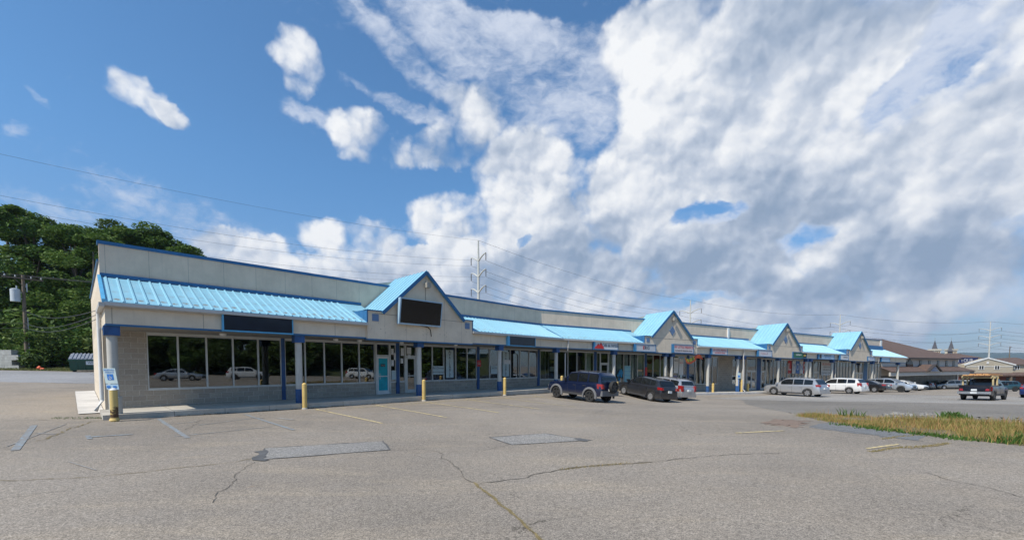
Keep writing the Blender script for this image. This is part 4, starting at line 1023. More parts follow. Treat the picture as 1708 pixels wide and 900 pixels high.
# orange banner hanging from the eave
def banner():
    a = F2.t_at(1140, .1, 2.7); b = F2.t_at(1172, .1, 2.7); m = MB(); n = 24; rows = 8
    def P(i, j):
        u = i / n; v = j / rows; zt = 2.98 - .25 * math.sin(u * 3.1) * 0 - .10 * (1 - u)
        h = .62 * math.sin(min(1, u * 2.2) * 1.57) * (1 - .55 * u); top = 2.85 - .1 * math.sin(u * 7) - .02 + (.12 if u > .6 else 0)
        return F2.pt(a + (b - a) * u, .12 + .1 * math.sin(u * 11 + v * 2), top - .25 * (1 - u) * u - h * v - .1 * math.sin(u * 6.3) )
    for i in range(n):
        for j in range(rows):
            m.cur = 1 if (j < 5 and i < 13) else 0
            if m.cur == 1 and i % 3 == 2: m.cur = 2
            m.face([P(i, j), P(i + 1, j), P(i + 1, j + 1), P(i, j + 1)])
    o = m.build('banner', [flat('banner_orange', (.75, .12, .04), .6), flat('banner_yellow', (.6, .5, .06), .6), flat('banner_green', (.2, .22, .06), .6)], smooth=60)
    tag(o, 'orange red and yellow cloth banner sagging below the eave right of the second gable', 'banner')
banner()

# ------------------------------------------------------------------ bollards
def mat_rustyyellow():
    m, nt, g, b = new_mat('rusty_yellow'); tc = nt.nodes.new('ShaderNodeTexCoord'); o = tc.outputs['Object']
    sp = nt.nodes.new('ShaderNodeSeparateXYZ'); nt.links.new(o, sp.inputs[0])
    n = g.noise(o, 7, 6, .7)
    k = g.ss(g.m('ADD', n, g.m('MULTIPLY', sp.outputs[2], -.55)), .28, .36)
    k = g.m('MULTIPLY', k, g.ss(sp.outputs[2], .03, .1))
    c = g.mix(k, (.62, .46, .17, 1), (.09, .045, .02, 1)); nt.links.new(c, b.inputs['Base Color']); b.inputs['Roughness'].default_value = .7; return m
RYEL = mat_rustyyellow()
def bollard(p, label, h=1.0, r=.095, mat=None, grp='yellow bollards along the sidewalk'):
    o = thing('bollard', label, 'bollard', tuple(p), 0, grp)
    m = MB(); m.tube([(0, 0, -.1), (0, 0, h - .03)], r, 20); q = m.build('post', mat or YEL, o, smooth=40)
    m = MB(); m.tube([(0, 0, h - .03), (0, 0, h), (0, 0, h + .03)], [r * 1.0, r * .8, r * .25], 20); q2 = m.build('cap', WHITE if mat else YEL, o, smooth=50)
    m = MB(); m.tube([(0, 0, -.02), (0, 0, .05)], [r * 1.35, r * 1.1], 20); q3 = m.build('collar', YEL if mat else CONC, o, smooth=40)
    return o
def at_px(px, Y, z=None):
    x = (px - 854) / FPX * Y; return Vector((x, Y, gz(x, Y) if z is None else z))
bollard(at_px(188, 13.15, .04), 'yellow bollard with rusted black base below the blue accessible parking sign', .98, .10, RYEL)
def fb(fr, px, k=.62): 
    t = fr.t_at(px, k, .5); p = fr.pt(t, k, 0); p.z = floor_of(fr, t) - fr.drop * t; return p
def fb2(px, py): return gp(px, py)
for px, fr, lab in ((508, F1, 'yellow bollard with chipped base beside the second column'), (707, F1, 'yellow bollard beside the third column, under the black screen'), (842, F1, 'yellow bollard beside the fourth column'),
                    (937, F2, 'yellow bollard seen over the bonnet of the dark blue off road car')): bollard(fb(fr, px, kf1(fr.t_at(px, .5, .5)) + .12 if fr is F1 else kf2(.5) + .1) - Vector((0, 0, .22)), lab, 1.08)
bollard(gp(1029, 660), 'yellow bollard between the dark blue and dark grey cars', 1.0); bollard(gp(1189, 656.5), 'yellow bollard alone in front of the grey block pier', 1.0, .11)
bollard(gp(1237, 655.5), 'tall yellow bollard at the foot of the blue sign post', 1.35, .11); bollard(gp(1247, 654.5), 'short yellow bollard right of the tall one by the downspout', .95, .12)

# accessible parking sign at the left corner
def park_sign(base, label, tilt=0., scale=1., rz=0.):
    o = thing('parking_sign', label, 'sign', tuple(base), rz)
    sx = F1.d; 
    m = MB(); m.tube([(0, 0, -.2), (0, 0, 1.95 * scale)], .025, 8); m.build('post', GALV, o)
    def bx(x0, x1, z0, z1, y, mat, nm, par=o):
        m = MB(); dz = tilt
        m.hexa([Vector((x0 - dz * z0, y, z0)), Vector((x1 - dz * z0, y, z0)), Vector((x1 - dz * z0, y + .006, z0)), Vector((x0 - dz * z0, y + .006, z0)),
                Vector((x0 - dz * z1, y, z1)), Vector((x1 - dz * z1, y, z1)), Vector((x1 - dz * z1, y + .006, z1)), Vector((x0 - dz * z1, y + .006, z1))])
        return m.build(nm, mat, par)
    off = tilt * 1.5
    z = 1.18
    w = .2
    q = bx(-w + off, w + off, z + .0, z + .5, -.045, PBL, 'sign_plate')
    q2 = bx(-w + off, w + off, z - .19, z - .02, -.045, SPALE, 'sign_plate')
    bx(-.10 + off, .10 + off, z + .12, z + .31, -.053, SBLUE, 'symbol_panel', q)
    def txt(s, size, zz, mat, wd):
        M = Matrix(((1, -tilt, 0, off - tilt * zz), (0, 0, -1, -.054), (0, 1, 0, zz), (0, 0, 0, 1)))
        text_obj(s, size, mat, M, q, 'lettering', .001, wd)
    txt('RESERVED', .075, z + .44, SBLUE, .33); txt('PARKING', .075, z + .365, SBLUE, .28)
    # wheelchair symbol
    m = MB(); cx = off - tilt * (z + .2); zz = z + .19
    m.tube([(cx + .042 * math.cos(a), -.056, zz + .042 * math.sin(a)) for a in [i * .5 + 2.2 for i in range(9)]], .007, 5)
    m.tube([(cx - .01, -.056, zz + .075), (cx - .01, -.056, zz + .015), (cx + .035, -.056, zz + .01), (cx + .05, -.056, zz - .035)], .008, 5); m.tube([(cx - .01, -.056, zz + .092), (cx - .01, -.056, zz + .093)], .012, 8)
    m.build('symbol', SWHITE, q)
    for s in (-1, 1):
        m = MB(); x = off - tilt * z; m.prism([(x + s * .05, -.056, z - .07), (x + s * .05, -.056, z - .14), (x + s * .14, -.056, z - .14), (x + s * .17, -.056, z - .105), (x + s * .14, -.056, z - .07)], (0, .004, 0)); m.build('arrow', SBLUE, q2)
    return o
pb = at_px(185.5, 13.5, .0)
park_sign(pb, 'reserved accessible parking sign, white and blue, on the leaning post at the left corner', .16, .86, 0.)
pb2 = gp(1231.5, 655.5)
o = thing('parking_sign', 'blue and white accessible parking sign on a post by the tall bollard', 'sign', tuple(pb2), R(0))
m = MB(); m.tube([(0, 0, -.1), (0, 0, 2.2)], .03, 8); m.build('post', SBLUE, o); m = MB(); m.box(-.16, .16, -.05, -.035, 1.5, 2.05); q = m.build('sign_plate', PBL, o); m = MB(); m.box(-.1, .1, -.056, -.051, 1.6, 1.82); m.build('symbol_panel', SBLUE, q)

# ------------------------------------------------------------------ cars
def lathe(m, prof, n, y0=0.):
    """prof: list of (r, y) revolved about the y axis"""
    base = len(m.v)
    for r, y in prof:
        for j in range(n):
            a = 2 * math.pi * j / n; m.v.append((r * math.cos(a), y + y0, r * math.sin(a)))
    for i in range(len(prof) - 1):
        for j in range(n):
            a = base + i * n + j; b = base + i * n + (j + 1) % n; m.f.append((a, b, b + n, a + n)); m.mi.append(m.cur); m.uv += [(0, 0)] * 4
def make_wheel(R_, W_, rim, spokes, parent, x, y, z, side):
    m = MB(); h = W_ / 2
    lathe(m, [(R_ * .62, -h * .8), (R_ * .68, -h), (R_ * .9, -h), (R_ * .97, -h * .8), (R_, -h * .5), (R_, h * .5), (R_ * .97, h * .8), (R_ * .9, h), (R_ * .68, h), (R_ * .62, h * .8), (R_ * .6, 0), (R_ * .62, -h * .8)], 28)
    w = m.build('wheel', BLACK, parent, smooth=35, recalc=False); w.location = (x, y, z)
    m = MB(); s = side
    lathe(m, [(R_ * .66, s * h * .9), (R_ * .62, s * h * .75), (R_ * .60, s * h * .2)], 24)
    m.cur = 1; lathe(m, [(R_ * .61, s * h * .2), (.001, s * h * .2)], 24); m.cur = 0
    lathe(m, [(R_ * .17, s * h * .2), (R_ * .15, s * h * .85), (.001, s * h * .9)], 14)
    for i in range(spokes):
        a = 2 * math.pi * i / spokes + .3; c, sn = math.cos(a), math.sin(a); wv = .045 if spokes > 6 else .07
        p = Vector((c, 0, sn)); q = Vector((-sn, 0, c)); y1 = Vector((0, s * h * .82, 0)); y0 = Vector((0, s * h * .45, 0))
        A = p * R_ * .12; Bp = p * R_ * .63
        m.hexa([A - q * wv + y0, A + q * wv + y0, Bp + q * wv * .8 + y0, Bp - q * wv * .8 + y0, A - q * wv + y1, A + q * wv + y1, Bp + q * wv * .8 + y1, Bp - q * wv * .8 + y1])
    m.build('rim', [rim, DKPLA], w, recalc=False, smooth=40)
    return w
def make_car(name, label, cat, paint, L, W, H, wb, Rw, top, roof, wins_, lower=None, group='cars parked at the shops', rim=None, spokes=5, belt=None, trim=None, tail='side', rails=False, flare=None, xoff=0., plate=True, tl=(.72, 1.0), spare=False, bed=False, glass_rear=True, wgin=.06, wtop=.24, bottom=.24):
    o = thing(name, label, cat, (0, 0, 0), 0, group)
    tx = np.array([p[0] for p in top])[::-1]; tz = np.array([p[1] for p in top])[::-1]
    rx = np.array([p[0] for p in roof])[::-1]; rz_ = np.array([p[1] for p in roof])[::-1]
    T = lambda x: float(np.interp(x, tx, tz)); Rf = lambda x: float(np.interp(x, rx, rz_))
    xf = wb / 2 + xoff; xr = -wb / 2 + xoff; Ra = Rw * 1.17
    st = set(np.linspace(-L / 2, L / 2, 23)); st |= set(tx)
    for c in (xf, xr):
        for a in np.linspace(0, math.pi, 11): st.add(c + Ra * math.cos(a))
        st.add(c + Ra + .001); st.add(c - Ra - .001)
    st = sorted(x for x in st if -L / 2 <= x <= L / 2)
    def hw(x):
        e = max(0, (abs(x) - (L / 2 - .55)) / .55); return W / 2 * (1 - .13 * e * e)
    def bot(x):
        b = bottom
        e = max(0, (abs(x) - (L / 2 - .35)) / .35); b += .10 * e
        for c in (xf, xr):
            if abs(x - c) < Ra: b = max(b, Rw + math.sqrt(max(0, Ra * Ra - (x - c) ** 2)) * .98)
        return min(b, T(x) - .12)
    m = MB(); rings = []
    for x in st:
        w = hw(x); zt = T(x); zb = bot(x); sh = max(zb + .07, zt - .17)
        half = [(0, zt + .02), (w * .6, zt + .012), (w * .88, zt - .012), (w * .965, zt - .05), (w, sh), (w * 1.0, (sh + zb) / 2), (w * .985, zb + .04), (w * .96, zb)]
        inner = [(w * .62, zb if zb < bottom + .2 else bottom + .12)]
        rings.append([(x, y, z) for y, z in half + inner] + [(x, -y, z) for y, z in (half + inner)[1:][::-1]])
    n = len(rings[0])
    for r in rings: m.v += r
    for i in range(len(rings) - 1):
        for j in range(n):
            a = i * n + j; b = i * n + (j + 1) % n
            m.f.append((a, b, b + n, a + n)); m.mi.append(0); m.uv += [(0, 0)] * 4
    m.f.append(tuple(range(n))); m.mi.append(0); m.uv += [(0, 0)] * n
    m.f.append(tuple((len(rings) - 1) * n + j for j in range(n))); m.mi.append(0); m.uv += [(0, 0)] * n
    body = m.build('body', paint, o, smooth=32)
    # greenhouse
    gs = sorted(set(np.linspace(rx[0], rx[-1], 25)) | set(rx)); zB = (T(rx[0]) + T(rx[-1])) / 2 if belt is None else belt
    def wg(z): 
        u = max(0, min(1, (z - zB) / (H - zB))); return (W / 2 - wgin) * (1 - u) + (W / 2 - wtop) * u
    m = MB(); rings = []
    for x in gs:
        z = Rf(x); zb = min(z, T(x)) - .06; hz = max(z - .05, zb + .005); e = max(0, (abs(x) - (L / 2 - .55)) / .55); kx = 1 - .10 * e * e
        half = [(0, z + .015), (wg(z) * .55 * kx, z + .01), (wg(z) * .88 * kx, z - .01), (wg(hz) * kx, hz), (wg(zb) * kx, zb)]
        rings.append([(x, y, zz) for y, zz in half] + [(x, -y, zz) for y, zz in half[1:][::-1]])
    n = len(rings[0])
    for r in rings: m.v += r
    for i in range(len(rings) - 1):
        for j in range(n):
            a = i * n + j; b = i * n + (j + 1) % n; m.f.append((a, b, b + n, a + n)); m.mi.append(0); m.uv += [(0, 0)] * 4
    m.f.append(tuple(range(n))); m.mi.append(0); m.uv += [(0, 0)] * n
    m.f.append(tuple((len(rings) - 1) * n + j for j in range(n))); m.mi.append(0); m.uv += [(0, 0)] * n
    m.build('cabin', paint, o, smooth=32)
    # side glass
    for s in (-1, 1):
        for xa, xb in wins_:
            xs = np.linspace(xa, xb, 9); lo = [(x, T(x) + .045) for x in xs]; hi = [(x, max(T(x) + .05, min(Rf(x) - .10, H - .12))) for x in xs]
            m = MB()
            for i in range(8):
                P = [(x, s * (wg(z) * (1 - .10 * max(0, (abs(x) - (L / 2 - .55)) / .55) ** 2) + .007), z) for x, z in (lo[i], lo[i + 1], hi[i + 1], hi[i])]
                m.face(P)
            m.build('side_window', CARGLASS, o, weld=True)
    # windscreen and rear glass follow the roof line
    def roofglass(x0, x1, nm):
        m = MB(); xs = np.linspace(x0, x1, 6)
        for a, b in zip(xs[:-1], xs[1:]):
            d = Vector((b - a, 0, Rf(b) - Rf(a))).normalized(); nn = Vector((d.z, 0, -d.x)); 
            if nn.z < 0: nn = -nn
            P = []
            for x in (a, b):
                for s in (-1, 1): P.append(Vector((x, s * wg(Rf(x)) * (.86 if x != x0 else .88), Rf(x) + .022)) + nn * .004)
            m.face([P[0], P[1], P[3], P[2]])
        m.build(nm, CARGLASS, o, weld=True)
    fx = [x for x, z in roof]; 
    roofglass(fx[1] + .02, fx[0] - .12, 'windscreen')
    if glass_rear: roofglass(fx[-1] + .06, fx[-2] - .03, 'rear_window')
    # wheels
    for x in (xf, xr):
        for s in (-1, 1): make_wheel(Rw, .21, rim or ALLOY, spokes, o, x, s * (W / 2 - .12), Rw, s)
    # lamps, bumpers, plate, mirrors, handles, door gaps
    zl0, zl1 = tl
    xe = -L / 2
    for s in (-1, 1):
        m = MB(); wy = W / 2 * .87
        m.hexa([Vector((xe - .012, s * (wy - .20), zl0)), Vector((xe - .012, s * (wy - .0), zl0)), Vector((xe + .30, s * (W / 2 * .985), zl0)), Vector((xe + .28, s * (wy - .20), zl0)),
                Vector((xe + .01, s * (wy - .14), zl1)), Vector((xe + .01, s * (wy - .0), zl1)), Vector((xe + .34, s * (W / 2 * .99 + .004), zl1)), Vector((xe + .28, s * (wy - .14), zl1))])
        m.build('tail_light', RED, o)
        m = MB(); zt = T(L / 2 - .1) - .07
        m.hexa([Vector((L / 2 + .012, s * (wy - .33), zt - .16)), Vector((L / 2 + .012, s * (wy - .02), zt - .16)), Vector((L / 2 - .3, s * W / 2 * .975, zt - .12)), Vector((L / 2 - .25, s * (wy - .33), zt - .12)),
                Vector((L / 2 - .04, s * (wy - .33), zt)), Vector((L / 2 - .04, s * (wy - .03), zt)), Vector((L / 2 - .4, s * W / 2 * .98, zt + .02)), Vector((L / 2 - .3, s * (wy - .33), zt + .02))])
        m.build('headlight', CLEAR, o)
        m = MB(); mx = fx[0] - .28; mz = T(mx) + .13; m.box(mx - .07, mx + .07, *sorted((s * (W / 2 - .02), s * (W / 2 + .19))), mz - .08, mz + .09); m.build('mirror', paint if trim is None else DKPLA, o, bevel=.02)
        m = MB()
        for xa, xb in wins_[:2]: m.box((xa + xb) / 2 - .55 * abs(xb - xa) / 2 - .08, (xa + xb) / 2 - .55 * abs(xb - xa) / 2 + .10, *sorted((s * (W / 2 - .01), s * (W / 2 + .03))), T(xa) - .2, T(xa) - .165)
        m.build('door_handle', DKPLA if trim else paint, o)
        m = MB()
        for xg in [w[0] + .04 for w in wins_[:2]] + [wins_[0][1] - .03]:
            m.box(xg - .006, xg + .006, *sorted((s * (W / 2 - .02), s * (W / 2 + .004))), bottom + .12, T(xg) - .12)
        m.box(xr + Ra + .02, xf - Ra - .02, *sorted((s * (W / 2 - .03), s * (W / 2 + .012))), bottom + .0, bottom + .13)
        m.build('sill', DKPLA, o)
    m = MB(); m.box(-L / 2 - .05, -L / 2 + .28, -W / 2 * .9, W / 2 * .9, bottom + .07, bottom + .27 + (.1 if trim else 0)); m.build('rear_bumper', GREYPL if trim and not bed else paint, o, bevel=.04)
    m = MB(); m.box(L / 2 - .25, L / 2 + .04, -W / 2 * .88, W / 2 * .88, bottom + .07, bottom + .28); m.build('front_bumper', DKPLA, o, bevel=.04)
    m = MB(); zg = T(L / 2 - .1) - .12; m.box(L / 2 - .1, L / 2 + .015, -.38, .38, zg - .2, zg); m.build('grille', DKPLA, o)
    if plate: m = MB(); m.box(-L / 2 - .06, -L / 2 + .1, -.15, .15, .72, .87); m.build('number_plate', PLATE, o)
    m = MB(); m.box(-L / 2 + .5, L / 2 - .5, -W / 2 * .7, W / 2 * .7, bottom + .02, bottom + .14)
    for x in (xf, xr): m.tube([(x, -W / 2 + .2, Rw), (x, W / 2 - .2, Rw)], .06, 8)
    m.build('underbody', BLACK, o)
    if rails:
        for s in (-1, 1):
            m = MB(); ys = s * (W / 2 - wtop - .03); a, b = fx[-3] + .1, fx[2] - .1
            m.bar((a, ys, H + .05), (b, ys, H + .05), .035); 
            for x in (a, (a + b) / 2, b): m.bar((x, ys, H - .04), (x, ys, H + .05), .035)
            m.build('roof_rail', rails if not isinstance(rails, bool) else DKPLA, o)
    if flare:
        for c in (xf, xr):
            for s in (-1, 1):
                m = MB(); k = 12; y0, y1 = s * (W / 2 - .04), s * (W / 2 + .05)
                for i in range(k):
                    a0 = -.25 + (math.pi + .5) * i / k; a1 = -.25 + (math.pi + .5) * (i + 1) / k; ri, ro = Ra * .97, Ra * 1.24
                    pt = lambda r, a, y: Vector((c + r * math.cos(a), y, Rw + r * math.sin(a)))
                    m.hexa([pt(ri, a0, y0), pt(ro, a0, y0), pt(ro, a1, y0), pt(ri, a1, y0), pt(ri, a0, y1), pt(ro, a0, y1 - s * .03), pt(ro, a1, y1 - s * .03), pt(ri, a1, y1)])
                m.build('wheel_arch_trim', flare, o, weld=True, smooth=40)
    if spare:
        w = make_wheel(Rw * .98, .22, STEELW, 5, o, 0, 0, 0, 1); w.name = 'spare_wheel'
        w.rotation_euler = (0, 0, R(90)); w.location = (-L / 2 - .15, -.1, .98)
    return o
# side profiles (x forward)
def suv(L, H, hood=1.0, beltz=1.08, ws=(.32, .24), fast=0.):
    a = L / 2
    top = [(a, hood - .30), (a - .06, hood - .14), (a - .22, hood - .06), (a - .9, hood + .03), (a - 1.15, beltz - .02), (0, beltz), (-a + .5, beltz + .04), (-a + .12, beltz + .02), (-a + .03, beltz - .12), (-a, beltz - .35)]
    roof = [(a - 1.05, beltz), (a - 1.95, H - .07), (a - 2.4, H - .01), (0 - .3, H), (-a + .75 + fast, H - .06), (-a + .42 + fast, H - .12), (-a + .10, beltz + .03)]
    return top, roof
def sedan(L, H, beltz=.95):
    a = L / 2
    top = [(a, .55), (a - .06, .68), (a - .25, .76), (a - 1.1, .90), (a - 1.3, beltz - .01), (0, beltz), (-a + 1.0, beltz + .03), (-a + .35, beltz + .03), (-a + .08, beltz - .02), (-a, .6)]
    roof = [(a - 1.2, beltz - .02), (a - 2.05, H - .06), (a - 2.5, H), (-.35, H), (-a + 1.45, H - .10), (-a + .75, beltz + .05), (-a + .55, beltz + .01)]
    return top, roof
P_NAVY = mat_paint('paint_navy', (.004, .010, .04), .2); P_GREY = mat_paint('paint_darkgrey', (.035, .036, .042), .5); P_SILV = mat_paint('paint_silver', (.50, .50, .51), .6)
P_WHITE = mat_paint('paint_white_car', (.70, .70, .69), .0); P_BLACK = mat_paint('paint_black', (.012, .012, .014), .2); P_SB = mat_paint('paint_silverblue', (.46, .50, .55), .5)
P_TEAL = mat_paint('paint_teal', (.03, .09, .11), .5); P_GOLD = mat_paint('paint_stone', (.28, .30, .31), .7); P_PURP = mat_paint('paint_pickup', (.010, .009, .016), .2)
def place(o, p, az):
    """az: compass bearing of the bonnet; p: ground point of the centre"""
    h = Vector((math.sin(az), math.cos(az), 0)); q = Vector((h.y, -h.x, 0))
    f = Vector((p[0], p[1], 0)) + h * 1.3; b = Vector((p[0], p[1], 0)) - h * 1.3; l = Vector((p[0], p[1], 0)) - q * .7; r = Vector((p[0], p[1], 0)) + q * .7
    zf_, zb_, zl, zr = gz(f.x, f.y), gz(b.x, b.y), gz(l.x, l.y), gz(r.x, r.y)
    X = (f - b); X.z = zf_ - zb_; X.normalize(); Yl = (l - r); Yl.z = zl - zr; Z = X.cross(Yl).normalized(); Yl = Z.cross(X)
    M = Matrix((X, Yl, Z)).transposed().to_4x4(); M.translation = Vector((p[0], p[1], (zf_ + zb_) / 2 + .0))
    o.matrix_world = M
def by_wheel(o, px, py, az, wb, W, side=1, end=-1):
    """put the wheel (end=-1 rear, +1 front; side=+1 left) where it stands in the photo"""
    g = gp(px, py); h = Vector((math.sin(az), math.cos(az), 0)); lft = Vector((-h.y, h.x, 0))
    c = Vector((g.x, g.y, 0)) - h * (end * wb / 2) - lft * side * (W / 2 - .12); place(o, c, az)
AZ = R(-28)
top, roof = suv(4.3, 1.80, 1.08, 1.12); roof[-1] = (-2.08, 1.14); roof[-2] = (-1.93, 1.62); roof[-3] = (-1.75, 1.77)
roof[1] = (.32, 1.72); roof[0] = (.88, 1.12)
jeep = make_car('jeep', 'dark blue boxy off road car with grey wheel arches and rear spare wheel', 'car', P_NAVY, 4.3, 1.78, 1.80, 2.65, .37, top, roof, [(-.28, .42), (-1.05, -.36), (-1.82, -1.15)], rim=STEELW, spokes=5, flare=GREYPL, trim=True, rails=True, spare=True, tl=(.85, 1.12), wgin=.05, wtop=.17, bottom=.36)
by_wheel(jeep, 984, 670, R(-41), 2.65, 1.78)
top, roof = suv(4.4, 1.62, .96, 1.05, fast=.05)
o = make_car('compact_suv', 'dark grey compact crossover parked right of the blue off road car', 'car', P_GREY, 4.4, 1.82, 1.62, 2.65, .345, top, roof, [(-.25, .62), (-1.05, -.32), (-1.55, -1.12)], rim=ALLOY, spokes=10, tl=(.88, 1.06))
by_wheel(o, 1084.8, 668.3, AZ, 2.65, 1.82)
top, roof = suv(4.55, 1.62, .95, 1.02); roof[-2] = (-1.95, 1.5); roof[-3] = (-1.65, 1.58)
o = make_car('station_wagon', 'silver station wagon partly hidden behind the dark grey crossover', 'car', P_SILV, 4.55, 1.76, 1.60, 2.6, .33, top, roof, [(-.2, .68), (-1.0, -.27), (-1.85, -1.07)], rails=True, tl=(.72, 1.15), rim=ALLOY)
by_wheel(o, 1141, 665.3, AZ, 2.6, 1.76, side=-1)
top, roof = suv(5.0, 1.72, .98, 1.05, fast=.1)
o = make_car('crossover', 'large silver crossover parked in front of the LYONS window banners', 'car', P_SILV, 5.0, 1.95, 1.72, 3.0, .37, top, roof, [(-.2, .85), (-1.1, -.27), (-1.9, -1.17)], rim=ALLOY, spokes=6, tl=(.95, 1.14), rails=CHROME)
by_wheel(o, 1346.8, 661.3, AZ, 3.0, 1.95); CROSS = o
top, roof = suv(4.75, 1.66, .95, 1.04, fast=0)
o = make_car('minivan', 'white minivan like wagon with black lower bumper beside the silver crossover', 'car', P_WHITE, 4.75, 1.85, 1.66, 2.7, .34, top, roof, [(-.2, .8), (-1.1, -.27), (-1.85, -1.17)], rim=ALLOY, spokes=7, tl=(.82, 1.15), trim=None)
by_wheel(o, 1416.5, 656.3, AZ, 2.7, 1.85); 
top, roof = sedan(4.85, 1.46)
SED = make_car('sedan', 'black sedan parked between the two white cars', 'car', P_BLACK, 4.85, 1.83, 1.46, 2.8, .33, top, roof, [(-.3, .62), (-1.25, -.37)], rim=ALLOY, spokes=9, tl=(.78, .95), glass_rear=True)
by_wheel(SED, 1458.5, 653.9, AZ, 2.8, 1.83)
top, roof = suv(4.7, 1.68, 1.0, 1.06, fast=.05)
o = make_car('suv', 'pale silver blue suv parked nose out beside the black sedan', 'car', P_SB, 4.7, 1.88, 1.68, 2.75, .36, top, roof, [(-.22, .75), (-1.1, -.29), (-1.75, -1.17)], rim=STEELW, spokes=10, tl=(.9, 1.1))
by_wheel(o, 1502.6, 653.7, AZ + math.pi, 2.75, 1.88, side=-1, end=1)
top, roof = sedan(4.6, 1.42)
o = make_car('sedan', 'white sedan parked nose out between the silver blue suv and a grey wagon', 'car', P_WHITE, 4.6, 1.8, 1.42, 2.7, .32, top, roof, [(-.3, .6), (-1.2, -.37)], rim=ALLOY, spokes=7, tl=(.76, .92))
by_wheel(o, 1525.5, 651.3, AZ + math.pi, 2.7, 1.8, side=-1, end=1)
def copy_car(src, label, paint=None):
    c = copy_tree(src); c['label'] = label
    if paint:
        old = [q for q in bpy.data.objects if q.parent == c and q.name.startswith('body')][0].data.materials[0]
        for q in [q for q in bpy.data.objects if q.parent == c]:
            if q.type == 'MESH' and q.data.materials and q.data.materials[0] == old:
                q.data = q.data.copy(); q.data.materials[0] = paint
    return c
wag = [q for q in bpy.data.objects if q.name == 'station_wagon'][0]
o = copy_car(wag, 'grey blue station wagon with upright tail in front of the brown roofed shop', P_GOLD); by_wheel(o, 1543, 649.3, AZ, 2.6, 1.76)
o = copy_car(CROSS, 'dark silver crossover parked sideways before the beige gabled building', P_GOLD); by_wheel(o, 1607, 648.6, R(-75), 3.0, 1.95)
o = copy_car([q for q in bpy.data.objects if q.name == 'minivan'][0], 'white minivan far back, left of the pickup truck', P_WHITE); by_wheel(o, 1628, 648.0, R(-60), 2.7, 1.85)
o = copy_car([q for q in bpy.data.objects if q.name == 'suv'][0], 'dark teal suv seen behind the pickup truck at right', P_TEAL); by_wheel(o, 1693, 652.5, R(-75), 2.75, 1.88)
o = copy_car(SED, 'dark blue sedan cut off by the right edge of the photo', mat_paint('paint_darkblue', (.01, .025, .12), .4)); by_wheel(o, 1706, 662.5, R(60), 2.8, 1.83)
# cars out of frame that show only as reflections in the shop glass
o = copy_car([q for q in bpy.data.objects if q.name == 'suv'][0], 'white suv across the lot, seen reflected in the shop windows', P_WHITE); place(o, (26, -3, 0), R(20)); o['group'] = 'cars seen in reflection'
o = copy_car(SED, 'silver sedan across the lot, seen reflected in the shop windows', P_SILV); place(o, (21, -8, 0), R(15)); o['group'] = 'cars seen in reflection'
o = copy_car([q for q in bpy.data.objects if q.name == 'minivan'][0], 'white van across the lot, seen reflected near the bend of the strip', P_WHITE); place(o, (33, 10, 0), R(-10)); o['group'] = 'cars seen in reflection'

# pickup truck with a timber rack
def pickup():
    L, W, H = 4.95, 1.76, 1.68; a = L / 2
    top = [(a, .78), (a - .05, .92), (a - .2, .98), (a - 1.1, 1.04), (a - 1.3, 1.08), (.1, 1.08), (-.38, 1.08), (-.4, 1.1), (-a + .05, 1.1), (-a, 1.02)]
    roof = [(a - 1.25, 1.07), (a - 1.85, H - .06), (a - 2.1, H), (.0, H), (-.22, H - .05), (-.3, 1.55), (-.38, 1.08)]
    o = make_car('pickup_truck', 'dark pickup truck with chrome rear bumper and a timber rack loaded with orange boards', 'truck', P_PURP, L, W, H, 3.0, .37, top, roof, [(-.15, .62)], group='cars driving in the lot', rim=STEELW, spokes=5, tl=(.74, 1.02), bottom=.36, wtop=.2)
    m = MB(); m.box(-a + .12, -.45, -W / 2 + .14, W / 2 - .14, 1.06, 1.125); m.build('cargo_bed', BLACK, o)
    m = MB(); m.box(-a + .05, -.40, -W / 2 + .03, -W / 2 + .13, 1.08, 1.16); m.box(-a + .05, -.40, W / 2 - .13, W / 2 - .03, 1.08, 1.16); m.box(-a - .0, -a + .08, -W / 2 + .08, W / 2 - .08, .62, 1.15); m.build('tailgate', P_PURP, o, bevel=.01)
    m = MB(); m.box(-a - .17, -a + .02, -W / 2 + .02, W / 2 - .02, .50, .68); m.build('chrome_bumper', CHROME, o, bevel=.03)
    m = MB(); m.box(-a - .178, -a - .16, -.17, .17, .53, .65); m.build('number_plate', PLATE, o)
    m = MB()
    for x in (-a + .9, -.5):
        for s in (-1, 1): m.bar((x, s * (W / 2 - .1), 1.1), (x, s * (W / 2 - .1), 1.86), .09)
        m.bar((x, -W / 2 + .02, 1.72), (x, W / 2 - .02, 1.72), .07, .1)
    for s in (-1, 1): m.bar((-a + .7, s * (W / 2 - .1), 1.80), (-.3, s * (W / 2 - .1), 1.80), .07, .1)
    m.build('timber_rack', LUMB, o)
    m = MB()
    for i in range(5): m.box(-a + .5, 1.5, -.7 + i * .29, -.44 + i * .29, 1.87, 1.95)
    for i in range(3): m.box(-a + .6, 1.2, -.6 + i * .35, -.32 + i * .35, 1.955, 2.02)
    m.build('boards', LUMO, o)
    return o
pk = pickup(); by_wheel(pk, 1656, 667.6, R(60), 3.0, 1.76, side=-1, end=-1)

